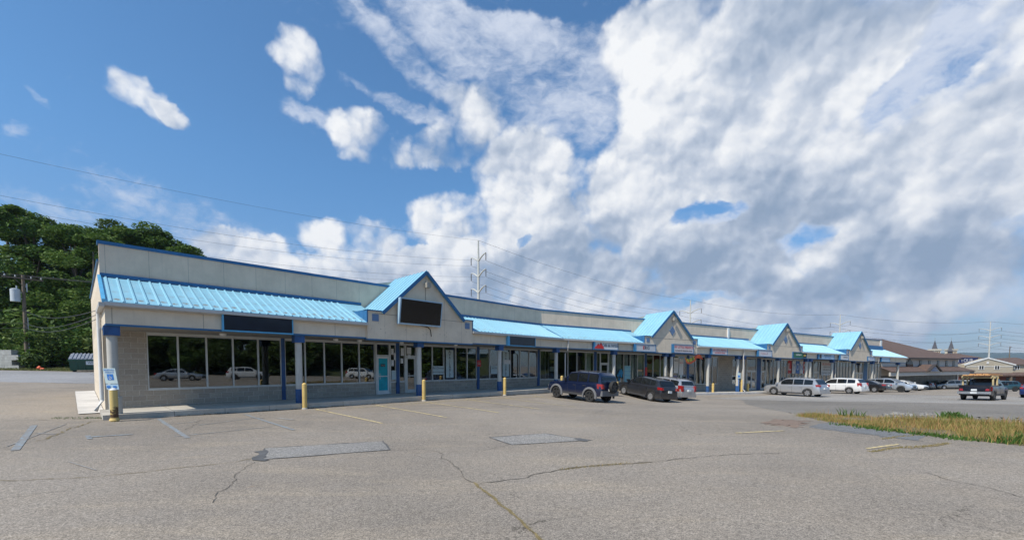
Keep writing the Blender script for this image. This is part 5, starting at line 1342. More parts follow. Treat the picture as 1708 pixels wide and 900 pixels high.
# ------------------------------------------------------------------ trees
LEAF = mat_leaf('foliage', [(.024, .055, .010), (.065, .13, .022), (.12, .20, .035), (.21, .28, .065)])
LEAFY = mat_leaf('foliage_yellow', [(.03, .06, .01), (.06, .10, .02), (.10, .15, .03), (.13, .17, .04)])
def leafcloud(m, centers, n, size, flat_=.6):
    pts = []; per = n // len(centers)
    V = []; 
    for (c, r) in centers:
        u = rng.normal(size=(per, 3)); u /= np.linalg.norm(u, axis=1, keepdims=True); rr = r * (rng.uniform(0.35, 1.08, per) ** .6)
        P = u * rr[:, None] * np.array([1, 1, .75]) + np.array(c)
        V.append(P)
    P = np.concatenate(V); k = len(P)
    a = rng.normal(size=(k, 3)); a[:, 2] *= .5; a /= np.linalg.norm(a, axis=1, keepdims=True)
    b = rng.normal(size=(k, 3)); b -= (a * b).sum(1, keepdims=True) * a; b /= np.linalg.norm(b, axis=1, keepdims=True)
    s = size * rng.uniform(.6, 1.3, k)[:, None]
    q = np.stack([P - a * s, P - b * s * .42, P + a * s, P + b * s * .42], 1).reshape(-1, 3)
    base = len(m.v); m.v += q.tolist(); m.f += [(base + 4 * i, base + 4 * i + 1, base + 4 * i + 2, base + 4 * i + 3) for i in range(k)]
    m.mi += [0] * k; m.uv += [(0, 0)] * (4 * k)
def tree_meshes(seed, H=20., n=21000, spread=4.6, low=.18, size=.20, lobes=40):
    global rng
    rng = np.random.default_rng(seed); random.seed(seed)
    cs = []; tr = MB()
    lean = Vector((random.uniform(-.6, .6), random.uniform(-.6, .6), 0))
    path = [Vector((0, 0, -.5)), Vector((0, 0, H * .25)) + lean * .4, Vector((0, 0, H * .55)) + lean, Vector((0, 0, H * .86)) + lean * 1.3]
    tr.tube(path, [H * .018, H * .014, H * .009, H * .003], 10)
    for i in range(lobes):
        f = random.uniform(low, .97); a = random.uniform(0, 6.283); wid = spread * math.sin(math.pi * min(1, (f - low * .6) / (1.04 - low * .6))) ** .6
        r = wid * random.uniform(.35, 1.0); p = Vector((math.cos(a) * r, math.sin(a) * r, H * f)) + lean * f
        rad = random.uniform(.9, 1.9) * (spread / 4.6) * (1.1 - .35 * f); cs.append((tuple(p), rad))
        t0 = path[1].lerp(path[3], max(0, f - .3) * .9)
        if i % 2 == 0: tr.tube([t0, t0.lerp(p, .5) + Vector((0, 0, .4)), p], [H * .006, H * .004, H * .0015], 6)
    cr = MB(); leafcloud(cr, cs, n, size)
    return tr, cr
def make_tree_proto(seed, name='tree', mat=LEAF, **kw):
    tr, cr = tree_meshes(seed, **kw)
    o = thing(name, 'x', 'tree'); tr.build('trunk', BARK, o, smooth=50); cr.build('crown', mat, o, recalc=False)
    return o
protos = [make_tree_proto(s, mat=mt) for s, mt in ((11, LEAF), (12, LEAF), (13, LEAFY), (14, LEAF))]
used = [False] * 4
def tree_at(x, y, h, k, label, group, rz=None, base=None, wide=1.):
    o = protos[k] if not used[k] else copy_tree(protos[k]); used[k] = True
    z = gz(x, y) if base is None else base; s = h / 20.
    o.location = (x, y, z); o.scale = (s * wide, s * wide, s); o.rotation_euler = (0, 0, random.uniform(0, 6.28) if rz is None else rz); o['label'] = label; o['group'] = group; return o
random.seed(5)
left = [(8, 52, 346, 0, 'tall dark tree at the left edge of the photo'), (50, 50, 350, 1, 'tall feathery tree second from the left edge'), (92, 54, 366, 2, 'yellow green tree above the utility pole'),
        (122, 50, 372, 3, 'broad green tree just right of the utility pole'), (152, 47, 388, 0, 'dark tree touching the left end of the shops'), (190, 60, 378, 1, 'dark tree rising behind the left parapet corner'),
        (212, 64, 376, 2, 'yellowish feathery treetop between two darker ones behind the parapet'), (238, 60, 382, 3, 'rounded tree highest behind the parapet'), (252, 60, 390, 1, 'feathery tree between the two rounded ones behind the parapet'), (275, 62, 400, 0, 'smaller tree tapering down behind the parapet'), (298, 64, 418, 1, 'last low treetop showing over the parapet'),
        (440, 95, 468, 3, 'lone treetop peeping over the parapet left of the first gable')]
for px, Y, ytop, k, lab in left:
    r = ray(px, ytop); q = Y / r.y; x = r.x * q; zt = EYE + r.z * q; b = gz(x, Y); tree_at(x, Y, (zt - b) / .99, k, lab, 'trees behind the left end of the shops', wide=1.3 if px < 400 else .75)
back = [(-78, 56), (-72, 64), (-63, 60), (-52, 62), (-44, 58), (-52, 68), (-86, 60)]
for i, (x, y) in enumerate(back): tree_at(x, y, 15 + (i % 3) * 1.2, i % 4, ['dark tree in the second row at the far left', 'shaded tree in the row behind the retaining wall', 'shaded tree filling the gap left of the utility pole', 'shaded tree behind the utility pole', 'shaded tree behind the dumpster', 'shaded tree behind the end wall of the shops', 'dark tree beyond the left edge of the photo'][i], 'trees behind the left end of the shops', wide=1.4)
# undergrowth in front of them
bp = []
for s in (31, 32):
    rng = np.random.default_rng(s); random.seed(s); m = MB(); cs = [((random.uniform(-2, 2), random.uniform(-1.2, 1.2), random.uniform(.3, 2.6)), random.uniform(.6, 1.1)) for _ in range(16)]
    leafcloud(m, cs, 5200, .17); b = thing('bush', 'x', 'bush'); m.build('foliage', LEAFY if s == 32 else LEAF, b, recalc=False)
    m = MB()
    for i in range(8): m.tube([(0, 0, -.2), cs[i][0]], [.05, .015], 6)
    m.build('stems', BARK, b); bp.append(b)
ub = [False, False]; random.seed(9)
for i, (px, Y, h, k, lab) in enumerate([(50, 45, 1.3, 1, 'leafy bush at the foot of the utility pole'), (66, 43.5, .9, 0, 'low dark bush right of the block retaining wall'), (80, 42, .9, 1, 'yellow green bush beside the orange scrap on the grass'), (102, 42, 1.25, 1, 'tall light green bush left of the dumpster'), (118, 42, 1.3, 0, 'dark bush just left of the dumpster'),
        (150, 44, 1.3, 1, 'bush growing behind the dumpster'), (26, 50, 1.5, 0, 'dark bush growing over the retaining wall'), (6, 51, 1.6, 0, 'dark bush above the retaining wall at the left edge'), (90, 45, 1.9, 0, 'big dark bush in the shade below the trees'), (128, 46, 1.9, 0, 'big dark bush behind the light green one')]):
    o = bp[k] if not ub[k] else copy_tree(bp[k]); ub[k] = True; x = (px - 854) / FPX * Y * 1.0; o.location = (x, Y, gz(x, Y) - .1); o.scale = (h, h, h); o.rotation_euler = (0, 0, random.uniform(0, 6)); o['label'] = lab; o['group'] = 'bushes behind the left lot'

# block retaining wall, dumpster, scrap, utility pole
CONB = flat('precast_block', (.36, .36, .34), .9, vary=.2, dirt=.3)
p0 = gp(-60, 611.5); p1 = gp(33, 611.5); Y = 39.0; xa = (-130 - 854) / FPX * Y; xb = (32 - 854) / FPX * Y; z = gz(xb, Y)
o = thing('retaining_wall', 'low wall of stacked grey precast blocks at the left edge', 'wall', (xb, Y, z))
for r_ in range(4):
    m = MB(); n = 7; w = 1.35
    for i in range(n):
        x1 = -(i) * w - (r_ % 2) * .65; m.box(x1 - w + .02, x1 - .01, 0 + .02 * random.random(), .7, r_ * .48 - .1, r_ * .48 + .37)
    m.build('block_course', CONB, o, bevel=.02)
Y = 37.5; x = (143.5 - 854) / FPX * Y; z = gz(x, Y)
o = thing('dumpster', 'dark green waste dumpster with ribbed grey lid and white label', 'dumpster', (x, Y, z), R(40))
DG = flat('dumpster_green', (.015, .07, .045), .5, dirt=.2)
m = MB(); m.hexa([Vector(q) for q in ((-.9, -.6, .1), (.9, -.6, .1), (.9, .6, .1), (-.9, .6, .1), (-.95, -.75, 1.0), (.95, -.75, 1.0), (.95, .75, 1.55), (-.95, .75, 1.55))])
for x_ in (-.5, 0, .5): m.box(x_ - .04, x_ + .04, -.72, -.6, .15, 1.0)
m.box(-1.0, 1.0, -.8, -.74, .95, 1.06); b = m.build('body', DG, o, bevel=.02)
m = MB(); m.hexa([Vector(q) for q in ((-.97, -.8, 1.07), (.97, -.8, 1.07), (.97, .78, 1.57), (-.97, .78, 1.57), (-.97, -.8, 1.11), (.97, -.8, 1.11), (.97, .78, 1.61), (-.97, .78, 1.61))])
for i in range(8): x_ = -.85 + i * .24; m.hexa([Vector(q) for q in ((x_, -.79, 1.1), (x_ + .1, -.79, 1.1), (x_ + .1, .77, 1.6), (x_, .77, 1.6), (x_, -.79, 1.17), (x_ + .1, -.79, 1.17), (x_ + .1, .77, 1.67), (x_, .77, 1.67))])
m.build('lid', flat('lid_grey', (.24, .26, .30), .5), o)
m = MB(); m.box(.1, .75, -.775, -.765, .60, .92); q = m.build('label_plate', SWHITE, o); text_obj('WM', .24, SBLK, Matrix(((1, 0, 0, .42), (0, 0, -1, -.778), (0, 1, 0, .76), (0, 0, 0, 1))), q, width=.4)
m = MB()
for x_ in (-.7, .7):
    for y_ in (-.45, .45): m.tube([(x_, y_ - .03, .06), (x_, y_ + .03, .06)], .08, 10)
m.build('castors', BLACK, o)
x = (66 - 854) / FPX * 38.; o = MB(); o.tube([(0, -.15, .12), (0, 0, .2), (.05, .15, .13)], [.12, .2, .1], 10); o.tube([(.15, 0, .1), (.4, .05, .12)], [.12, .08], 8); o = o.build('plastic_scrap', flat('orange_scrap', (.7, .12, .04), .6), smooth=60); o.location = (x, 38, gz(x, 38)); tag(o, 'small crumpled orange scrap lying on the grass verge left of the dumpster', 'litter')
def upole(px, Y, ytop, lean=0., label='', transformer=True, base=None, az=0.):
    x = (px - 854) / FPX * Y; z = gz(x, Y) if base is None else base; zt = EYE + (HOR - ytop) / FPX * Y; h = zt - z
    o = thing('utility_pole', label, 'utility pole', (x, Y, z), az)
    m = MB(); m.tube([(0, 0, -.5), (0, 0, h)], [.17, .11], 12); m.build('pole', WOOD, o, smooth=50)
    m = MB(); m.bar((-1.3, -.12, h - .35), (1.3, -.12, h - .35), .1, .12); m.bar((-.6, -.08, h - .4), (0, -.08, h - 1.1), .04); m.bar((.6, -.08, h - .4), (0, -.08, h - 1.1), .04); m.build('crossarm', WOOD, o)
    for xx in (-1.15, -.5, .5, 1.15): m = MB(); m.tube([(xx, -.12, h - .3), (xx, -.12, h - .2), (xx, -.12, h - .1)], [.03, .06, .035], 8); m.build('insulator', flat('porcelain', (.5, .5, .5), .3), o)
    if transformer:
        m = MB(); m.tube([(-.55, -.1, h - 2.6), (-.55, -.1, h - 1.45), (-.55, -.1, h - 1.38)], [.33, .33, .2], 18); m.tube([(-.45, -.1, h - 1.4), (-.45, -.1, h - 1.1)], .05, 8); m.bar((-.3, -.05, h - 1.7), (0, 0, h - 1.7), .06); m.bar((-.3, -.05, h - 2.3), (0, 0, h - 2.3), .06)
        m.build('transformer', flat('transformer_grey', (.50, .54, .56), .4), o, smooth=40)
        m = MB(); m.tube([(.15, -.1, h - 1.2), (.2, -.1, h - .8), (.2, -.1, h - 1.6)], .05, 6); m.tube([(.16, -.1, 0), (.16, -.1, h * .55)], .035, 6); m.build('conduit', GALV, o)
    return o, Vector((x, Y, zt))
up, uptop = upole(46.5, 40, 460, label='weathered wooden utility pole with grey transformer before the trees', az=R(60))
upole(1682, 150, 577, label='distant wooden utility pole standing over the beige building roof', transformer=False, base=-3, az=R(30))

# steel transmission line and its wires
def tpole(x, y, h, arms, L, label, az, levels=3):
    z = float(ground_fn(x, y)); o = thing('transmission_pole', label, 'power pole', (x, y, z), az, 'steel transmission poles behind the shops')
    m = MB(); m.tube([(0, 0, -1), (0, 0, h)], [.55, .2], 14); m.build('pole', POLEM, o, smooth=50)
    tips = []
    for i in range(levels):
        zz = h - 4.7 - i * arms
        for s in (-1, 1):
            pts = [(s * L * u, 0, zz - .6 + 1.5 * math.sin(u * 1.5)) for u in (0, .25, .5, .75, 1)]
            m = MB(); m.tube(pts, [.22, .2, .18, .15, .12], 8); m.build('arm', POLEM, o, smooth=50)
            m = MB(); e = pts[-1]; n = 9
            for k in range(n): m.tube([(e[0], 0, e[2] - .1 - k * .2), (e[0], 0, e[2] - .16 - k * .2), (e[0], 0, e[2] - .26 - k * .2)], [.06, .17, .07], 8, cap=False)
            m.build('insulator', flat('insulator_brown', (.13, .12, .12), .4), o)
            tips.append((s * L, zz + .9 - 2.0))
    tips.append((0, h)); return o, tips
LP = [(-92, 42, 30, 'steel transmission pole beyond the left edge whose wires cross the sky'), (-8.6, 107, 31, 'tall pale steel transmission pole nearest the camera, behind the first gable'), (72.8, 170, 31, 'steel transmission pole behind the second gable'), (168, 213, 31, 'steel transmission pole between the third and fourth gables'), (283, 246, 31, 'steel transmission pole over the beige building at right'), (420, 270, 31, 'steel transmission pole beyond the right edge')]
LA = R(-(52 - 90)) * -1
heads = []
for i, (x, y, h, lab) in enumerate(LP):
    az = -R(52) if i < 3 else -R(68)
    if i in (1, 2): az = -R(52)
    L = 3.4 if i < 2 else 4.6
    o, tips = tpole(x, y, h, 4.0 if i < 2 else 4.4, L, lab, az, 3)
    M = Matrix.Translation(o.location) @ Matrix.Rotation(az, 4, 'Z')
    heads.append([M @ Vector((a, 0, b)) for a, b in tips])
def wire(a, b, sag, r, label, cat='power line', n=24, group=None, name='power_line'):
    m = MB(); a = Vector(a); b = Vector(b); m.tube([a.lerp(b, i / n) - Vector((0, 0, 4 * sag * (i / n) * (1 - i / n))) for i in range(n + 1)], r, 5)
    o = m.build(name, WIRE, smooth=60); tag(o, label, cat, group); return o
lv = ['upper left', 'upper right', 'middle left', 'middle right', 'lower left', 'lower right', 'topmost ground']
spn = ['left of the nearest steel pole', 'between the first and second steel poles', 'between the second and third steel poles', 'between the third and fourth steel poles', 'right of the fourth steel pole']
for s in range(5):
    for w in range(7):
        D = max(60, (heads[s][w] - Vector((0, 0, 0))).length); r = .018 if s == 0 else .022 + .008 * s
        wire(heads[s][w], heads[s + 1][w], 2.2 if w == 6 else 3.2, r, lv[w] + ' wire of the transmission line ' + spn[s], group='transmission wires')
ex = Vector(F1.pt(T0, -8, 4.9)); 
M = Matrix.Translation(up.location) @ Matrix.Rotation(R(60), 4, 'Z'); hh = uptop.z - up.location.z
for i, xx in enumerate((-1.15, -.5, .5, 1.15)):
    a = M @ Vector((xx, -.12, hh - .1)); wire(a, a + Vector((-40, -14, -1 + i * .4)), .6, .012, ['first', 'second', 'third', 'fourth'][i] + ' thin wire leaving the wooden pole crossarm to the left', group='local wires')
    wire(a, a + Vector((30, 26, 2)), .5, .012, ['first', 'second', 'third', 'fourth'][i] + ' thin wire leaving the wooden pole crossarm to the right', group='local wires')
for i, dz in enumerate((3.4, 4.6, 5.0)):
    a = M @ Vector((0, -.2, hh - dz)); wire(a, ex + Vector((0, 0, -.2 * i - .6)), .5, .014, ['upper', 'middle', 'lower'][i] + ' service cable from the wooden pole to the shop end wall', group='local wires')
    wire(a, a + Vector((-38, -14, .8 - i * .9)), .6, .014, ['upper', 'middle', 'lower'][i] + ' cable leaving the wooden pole to the left', group='local wires')

# ------------------------------------------------------------------ far buildings
SHING = flat('brown_shingle', (.115, .075, .06), .9, vary=.25, vscale=2); TANW = flat('tan_siding', (.42, .37, .28), .8, vary=.06); GREYW = flat('grey_render', (.50, .47, .42), .85, vary=.06)
BRK = flat('red_brick_far', (.20, .075, .055), .9, vary=.3, vscale=3)
def far_frame(px0, y0, px1, y1):
    a = Vector(((px0 - 854) / FPX * y0, y0, 0)); b = Vector(((px1 - 854) / FPX * y1, y1, 0)); d = (b - a); return Frame((a.x, a.y), math.atan2(d.x, d.y)), d.length
fb_, Lb = far_frame(1468, 70, 1597, 84); zg = -3.2
def zat(py, Y): return EYE + (HOR - py) / FPX * Y
o = thing('office_building', 'two storey grey building with brown hipped roof and arched porch beyond the strip', 'building', tuple(fb_.pt(0, 0, zg))); I2 = Matrix.Translation(-Vector(o.location))
def ap(mb, nm, mat, par=None, **k): q = mb.build(nm, mat, **k); q.data.transform(I2); q.parent = par or o; return q
ze = zat(597, 80) ; z1_ = zat(617, 80)
m = MB(); m.fbox(fb_, 0, Lb, -14, 0, zg - 1, ze); wl = ap(m, 'wall', GREYW)
m = MB(); e = .5; zr = ze + 3.9
c = [fb_.pt(-e, e, ze), fb_.pt(Lb + e, e, ze), fb_.pt(Lb + e, -14 - e, ze), fb_.pt(-e, -14 - e, ze)]; r0 = fb_.pt(3, -7, zr); r1 = fb_.pt(Lb - 13.5, -7, zr)
m.face([c[0], c[1], r1, r0]); m.face([c[1], c[2], r1]); m.face([c[2], c[3], r0, r1]); m.face([c[3], c[0], r0]); m.face(c[::-1]); ap(m, 'roof', SHING)
m = MB(); m.fbox(fb_, -e, Lb + e, e, e + .12, ze - .25, ze + .02); ap(m, 'gutter', flat('dark_gutter', (.05, .04, .035), .6))
m = MB(); kx = 1.9
m.face([fb_.pt(-1, 0, z1_ + .75), fb_.pt(Lb + .1, 0, z1_ + .75), fb_.pt(Lb + 2.2, kx, z1_ - .1), fb_.pt(-1, kx, z1_ - .1)]); m.face([fb_.pt(Lb + .1, 0, z1_ + .75), fb_.pt(Lb + .1, -14, z1_ + .75), fb_.pt(Lb + 2.2, -14, z1_ - .1), fb_.pt(Lb + 2.2, kx, z1_ - .1)])
m.fbox(fb_, -1, Lb + 2.2, kx - .1, kx + .02, z1_ - .22, z1_ - .1); ap(m, 'porch_roof', SHING)
m = MB(); m.fbox(fb_, -1, Lb + 2.1, kx - .35, kx - .12, z1_ - .85, z1_ - .23); m.fbox(fb_, Lb - .2, Lb + 2.1, -14, kx - .12, z1_ - .85, z1_ - .23); ap(m, 'porch_fascia', GREYW)
def TB(px): return fb_.t_at(px, 0, 1)
m = MB(); tc_ = TB(1533); m.prism([fb_.pt(tc_ - 2.3, kx + .2, z1_ - .2), fb_.pt(tc_ + 2.3, kx + .2, z1_ - .2), fb_.pt(tc_, kx + .2, z1_ + .95)], fb_.n * -.3); pg = ap(m, 'porch_gable', GREYW)
m = MB()
for s in (-1, 1): m.bar(fb_.pt(tc_ + s * 2.6, kx + .2, z1_ - .15), fb_.pt(tc_, kx + .2, z1_ + 1.1), .5, .16)
ap(m, 'gable_trim', flat('dark_gutter', (.05, .04, .035), .6), pg)
m = MB(); m.face([fb_.pt(tc_ - 2.7, kx + .25, z1_ - .1), fb_.pt(tc_, kx + .25, z1_ + 1.12), fb_.pt(tc_, -.0, z1_ + 1.12), fb_.pt(tc_ - 2.7, .0, z1_ - .1)]); m.face([fb_.pt(tc_ + 2.7, kx + .25, z1_ - .1), fb_.pt(tc_, kx + .25, z1_ + 1.12), fb_.pt(tc_, -.0, z1_ + 1.12), fb_.pt(tc_ + 2.7, .0, z1_ - .1)]); ap(m, 'porch_gable_roof', SHING, pg)
text_obj('CENTER\nDENTAL ARTS', .42, SBLUE, I2 @ frame_M(fb_, tc_, kx + .23, z1_ + .2), pg, width=2.4)
for i, px in enumerate((1534.5, 1549.5, 1564, 1578, 1590)):
    t = TB(px); m = MB(); m.fbox(fb_, t - .5, t + .5, .0, .05, ze - 2.0, ze - .45); w = ap(m, 'window', FRAMED); m = MB(); m.fbox(fb_, t - .40, t + .40, .05, .06, ze - 1.9, ze - .55); ap(m, 'pane', CARGLASS, w)
t = TB(1516); m = MB(); m.fbox(fb_, t - 1.25, t + 1.25, .0, .05, ze - 2.3, ze - .7)
m.prism([fb_.pt(t - .6, .05, ze - 2.2), fb_.pt(t + .6, .05, ze - 2.2), fb_.pt(t + .6, .05, ze - .6), fb_.pt(t, .05, ze - .1), fb_.pt(t - .6, .05, ze - .6)], fb_.n * .08); w = ap(m, 'window', FRAMED); m = MB()
for q in (-.85, 0, .85): m.fbox(fb_, t + q - .32, t + q + .32, .135, .14, ze - 2.1, ze - .8)
ap(m, 'pane', CARGLASS, w)
m = MB(); m.fbox(fb_, .3, Lb - .6, .0, .05, zg - .5, z1_ - .85); sf = ap(m, 'shop_window', FRAMED); m = MB()
for i in range(int((Lb - 1.2) / 1.05)): m.fbox(fb_, .4 + i * 1.05 + .1, .4 + i * 1.05 + .95, .05, .06, zg + .2, z1_ - .95)
ap(m, 'pane', flat('far_glass', (.03, .04, .035), .3, vary=.9, vscale=.8, spec=.15), sf)
m = MB(); m.fbox(fb_, Lb - .55, Lb + .02, -.2, .14, zg - 1, z1_ - .85)
ap(m, 'pillar', WHITE)
# beige gabled building
f2_, L2 = far_frame(1596, 96, 1745, 96); zg2 = -3.6
o = thing('gabled_building', 'beige sided building with wide low white trimmed gable and brown roof at right', 'building', tuple(f2_.pt(0, 0, zg2))); I2 = Matrix.Translation(-Vector(o.location))
def T2(px): return f2_.t_at(px, 0, 1)
ga, gb, gc = T2(1607), T2(1684), T2(1641.5); zgE = zat(607.5, 96); zgP = zat(597.5, 96)
m = MB(); m.fbox(f2_, 0, L2, -12, -.001, zg2 - 1, zgE); wl = ap(m, 'wall', TANW)
m = MB(); m.prism([f2_.pt(ga, .6, zgE - .4), f2_.pt(gb, .6, zgE - .4), f2_.pt(gb, .6, zgE), f2_.pt(gc, .6, zgP), f2_.pt(ga, .6, zgE)], f2_.n * -1.5)
m.fbox(f2_, ga, gb, 0, .6, zat(622, 96), zgE - .4); gw = ap(m, 'gable', TANW)
m = MB()
m.bar(f2_.pt(ga - .6, .68, zgE - .1), f2_.pt(gc, .68, zgP + .1), .12, .3); m.bar(f2_.pt(gb + .6, .68, zgE - .1), f2_.pt(gc, .68, zgP + .1), .12, .3); m.bar(f2_.pt(gc - .25, .66, zgP - 1.), f2_.pt(gc + .25, .66, zgP - 1.), .06, .5); m.fbox(f2_, ga, gb, .601, .65, zgE - .52, zgE - .4); ap(m, 'gable_trim', WHITE, gw)
m = MB(); zr = zat(597.5, 100)
rl = T2(1682); m.face([f2_.pt(rl, .5, zgE), f2_.pt(L2, .5, zgE), f2_.pt(L2, -6, zr + .3), f2_.pt(rl + 3, -6, zr)]); m.face([f2_.pt(rl, -12.5, zgE), f2_.pt(L2, -12.5, zgE), f2_.pt(L2, -6, zr + .3), f2_.pt(rl + 3, -6, zr)]); m.face([f2_.pt(rl, .5, zgE), f2_.pt(rl + 3, -6, zr), f2_.pt(rl, -12.5, zgE)]); ap(m, 'roof', SHING)
for px in (1631.5, 1657.5, 1696):
    t = T2(px); kq = .6 if px < 1690 else 0; m = MB(); zc_ = zat(612.5, 96); m.fbox(f2_, t - .62, t + .62, kq, kq + .06, zc_ - .45, zc_ + .45); w = ap(m, 'window', WHITE); m = MB()
    for q in (-.28, .28): m.fbox(f2_, t + q - .2, t + q + .2, kq + .06, kq + .07, zc_ - .38, zc_ + .38)
    ap(m, 'pane', CARGLASS, w)
m = MB(); zl = zat(622, 96); m.hexa([f2_.pt(0, 2.5, zl - .6), f2_.pt(L2, 2.5, zl - .6), f2_.pt(L2, .001, zl - .1), f2_.pt(0, .001, zl - .1), f2_.pt(0, 2.5, zl - .35), f2_.pt(L2, 2.5, zl - .35), f2_.pt(L2, .001, zl + .25), f2_.pt(0, .001, zl + .25)]); ap(m, 'porch_roof', SHING)
m = MB(); m.fbox(f2_, 0, L2, 0, .05, zg2 - .5, zl - .7); ap(m, 'brick_front', BRK)
m = MB()
for i in range(5): t = T2(1618) + i * 4.2; m.fbox(f2_, t, t + 2.2, .05, .09, zg2, zl - .9)
ap(m, 'shop_window', FRAMED)
m = MB()
for i in range(6): t = T2(1606) + i * 4.2; m.fbox(f2_, t, t + .3, 2.1, 2.4, zg2 - .5, zl - .5)
ap(m, 'pillar', WOOD)
# blue roadside sign seen between the roofs
f3_, L3 = far_frame(1594, 112, 1630, 112); zb3 = zat(606, 112); zt3 = zat(596, 112)
o = thing('roof_sign', 'navy and white sign reading R YOUR between the two far roofs', 'sign', tuple(f3_.pt(0, 0, zb3))); I2 = Matrix.Translation(-Vector(o.location))
m = MB(); m.fbox(f3_, 0, L3, -.3, 0, zb3 + .1, zt3); q = ap(m, 'sign_panel', flat('far_navy', (.01, .02, .09), .5)); text_obj('R YOUR', 1.35, SWHITE, I2 @ frame_M(f3_, L3 * .40, .02, (zb3 + zt3) / 2 - .0), q, width=4.4)
m = MB(); m.fbox(f3_, .5, .8, -.2, -.05, -4, zb3 + .1); m.fbox(f3_, L3 - .8, L3 - .5, -.2, -.05, -4, zb3 + .1); ap(m, 'post', GALV)
# churches
def spire(m, x, y, z0, w, h): 
    b = [Vector((x - w, y - w, z0)), Vector((x + w, y - w, z0)), Vector((x + w, y + w, z0)), Vector((x - w, y + w, z0))]; t = Vector((x, y, z0 + h))
    for i in range(4): m.face([b[i], b[(i + 1) % 4], t])
    m.face(b[::-1])
SLATE = flat('slate', (.10, .10, .11), .7); CREAM = flat('cream_stone', (.62, .56, .44), .8)
Y = 260; xs = lambda px: (px - 854) / FPX * Y
o = thing('church', 'church with twin pointed slate spires, one on a cream tower, beyond the brown roof', 'church', (xs(1570), Y, -6)); off = Vector(o.location)
def cz(py): return zat(py, Y) + 6
for px in (1557, 1584.3):
    x = xs(px) - off.x; m = MB(); zt = cz(582); m.box(x - 1.9, x + 1.9, -1.9, 1.9, 0, zt - .1); m.box(x - 2.2, x + 2.2, -2.2, 2.2, zt - .9, zt); tw = m.build('tower', CREAM, o)
    m = MB(); spire(m, x, 0, zt, .95, cz(563.5) - zt - 1.2); m.build('spire', SLATE, tw)
    m = MB(); zt2 = cz(563.5); m.bar((x, 0, zt2 - 1.4), (x, 0, zt2), .10); m.bar((x - .3, 0, zt2 - .4), (x + .3, 0, zt2 - .4), .08); m.build('cross', GALV, tw)
    m = MB()
    for q in (-1.3, 0, 1.3): m.box(x + q * .8 - .3, x + q * .8 + .3, -1.96, -1.9, zt - 3.4, zt - 1.4)
    m.build('louvre', flat('louvre_brown', (.2, .13, .08), .8), tw)
m = MB(); m.box(-7, 7, 3, 40, 0, 8); m.build('nave', CREAM, o)
m = MB(); m.prism([(-7.5, 2.9, 8), (7.5, 2.9, 8), (0, 2.9, 12)], (0, 38, 0)); m.build('roof', SLATE, o)
Y = 230; o = thing('chapel', 'brown roofed chapel with tiny slate cupola left of the blue sign', 'church', (xs(1605), Y, -6)); off = Vector(o.location)
m = MB(); m.box(-6, 10, 0, 14, 0, cz(597)); m.build('wall', TANW, o)
m = MB(); zt = cz(597); zr = cz(588.5); m.face([(-7, -1, zt), (11, -1, zt), (5, 7, zr), (-2, 7, zr)]); m.face([(11, -1, zt), (11, 15, zt), (5, 7, zr)]); m.face([(-7, 15, zt), (-7, -1, zt), (-2, 7, zr)]); m.face([(11, 15, zt), (-7, 15, zt), (-2, 7, zr), (5, 7, zr)]); m.build('roof', SHING, o)
m = MB(); m.box(-.7, .7, 6.3, 7.7, zr - .5, cz(585)); spire(m, 0, 7, cz(585), 1.1, cz(578.5) - cz(585)); m.build('cupola', SLATE, o)

# wooded ridges
m = MB(); rr = random.Random(3)
def ridge(name, Y, prof, mat, depth=500):
    m = MB(); n = 160; x0, x1 = -Y * .2, Y * 2.2; P = []
    for i in range(n + 1):
        x = x0 + (x1 - x0) * i / n; px = 854 + x / Y * FPX; h = float(np.interp(px, [p[0] for p in prof], [p[1] for p in prof])); h = (HOR - h) / FPX * Y + EYE
        P.append((x, h + rr.uniform(-1, 1) * Y * .0006 + math.sin(i * .7) * Y * .0005))
    rows = [(0, -30, 0), (depth * .4, .45, 1), (depth * .7, .8, 1), (depth, 1., 1), (depth * 1.5, .6, 1), (depth * 2.2, 0, 1)]
    for i in range(n):
        for (d0, f0, _), (d1, f1, _) in zip(rows[:-1], rows[1:]):
            g = lambda j, d, f: (P[j][0] * (1 + (d - depth) / Y), Y + d - depth, (P[j][1] * f + rr.uniform(-1, 1) * 0 if f >= 0 else -30) )
            m.face([g(i, d0, f0), g(i + 1, d0, f0), g(i + 1, d1, f1), g(i, d1, f1)])
    o = m.build(name, mat, smooth=60, weld=True); struct(o)
HILLM = flat('hill_forest', (.035, .060, .028), .95, vary=.35, vscale=.02)
ridge('hills', 3600, [(700, 602), (900, 596), (1200, 592), (1450, 590), (1560, 589), (1620, 587), (1660, 588), (1720, 588), (1900, 592), (2600, 596)], HILLM)
# rows of far trees on the town edge
NEARH = flat('far_wood', (.05, .07, .03), .95, vary=.4, vscale=.1)
rng = np.random.default_rng(4); random.seed(4); m = MB(); cs = []
for i in range(60):
    x = 150 + i * 5 + random.uniform(-3, 3); y = 190 + random.uniform(-8, 14); cs.append(((x, y, random.uniform(-3, 1.2)), random.uniform(3, 4.6)))
for i in range(60):
    x = -20 + i * 6; y = 240 + random.uniform(-8, 14); cs.append(((x, y, random.uniform(-3, 1)), random.uniform(3, 4.6)))
leafcloud(m, cs, 16000, .7); struct(m.build('far_trees', NEARH, recalc=False), 'stuff')

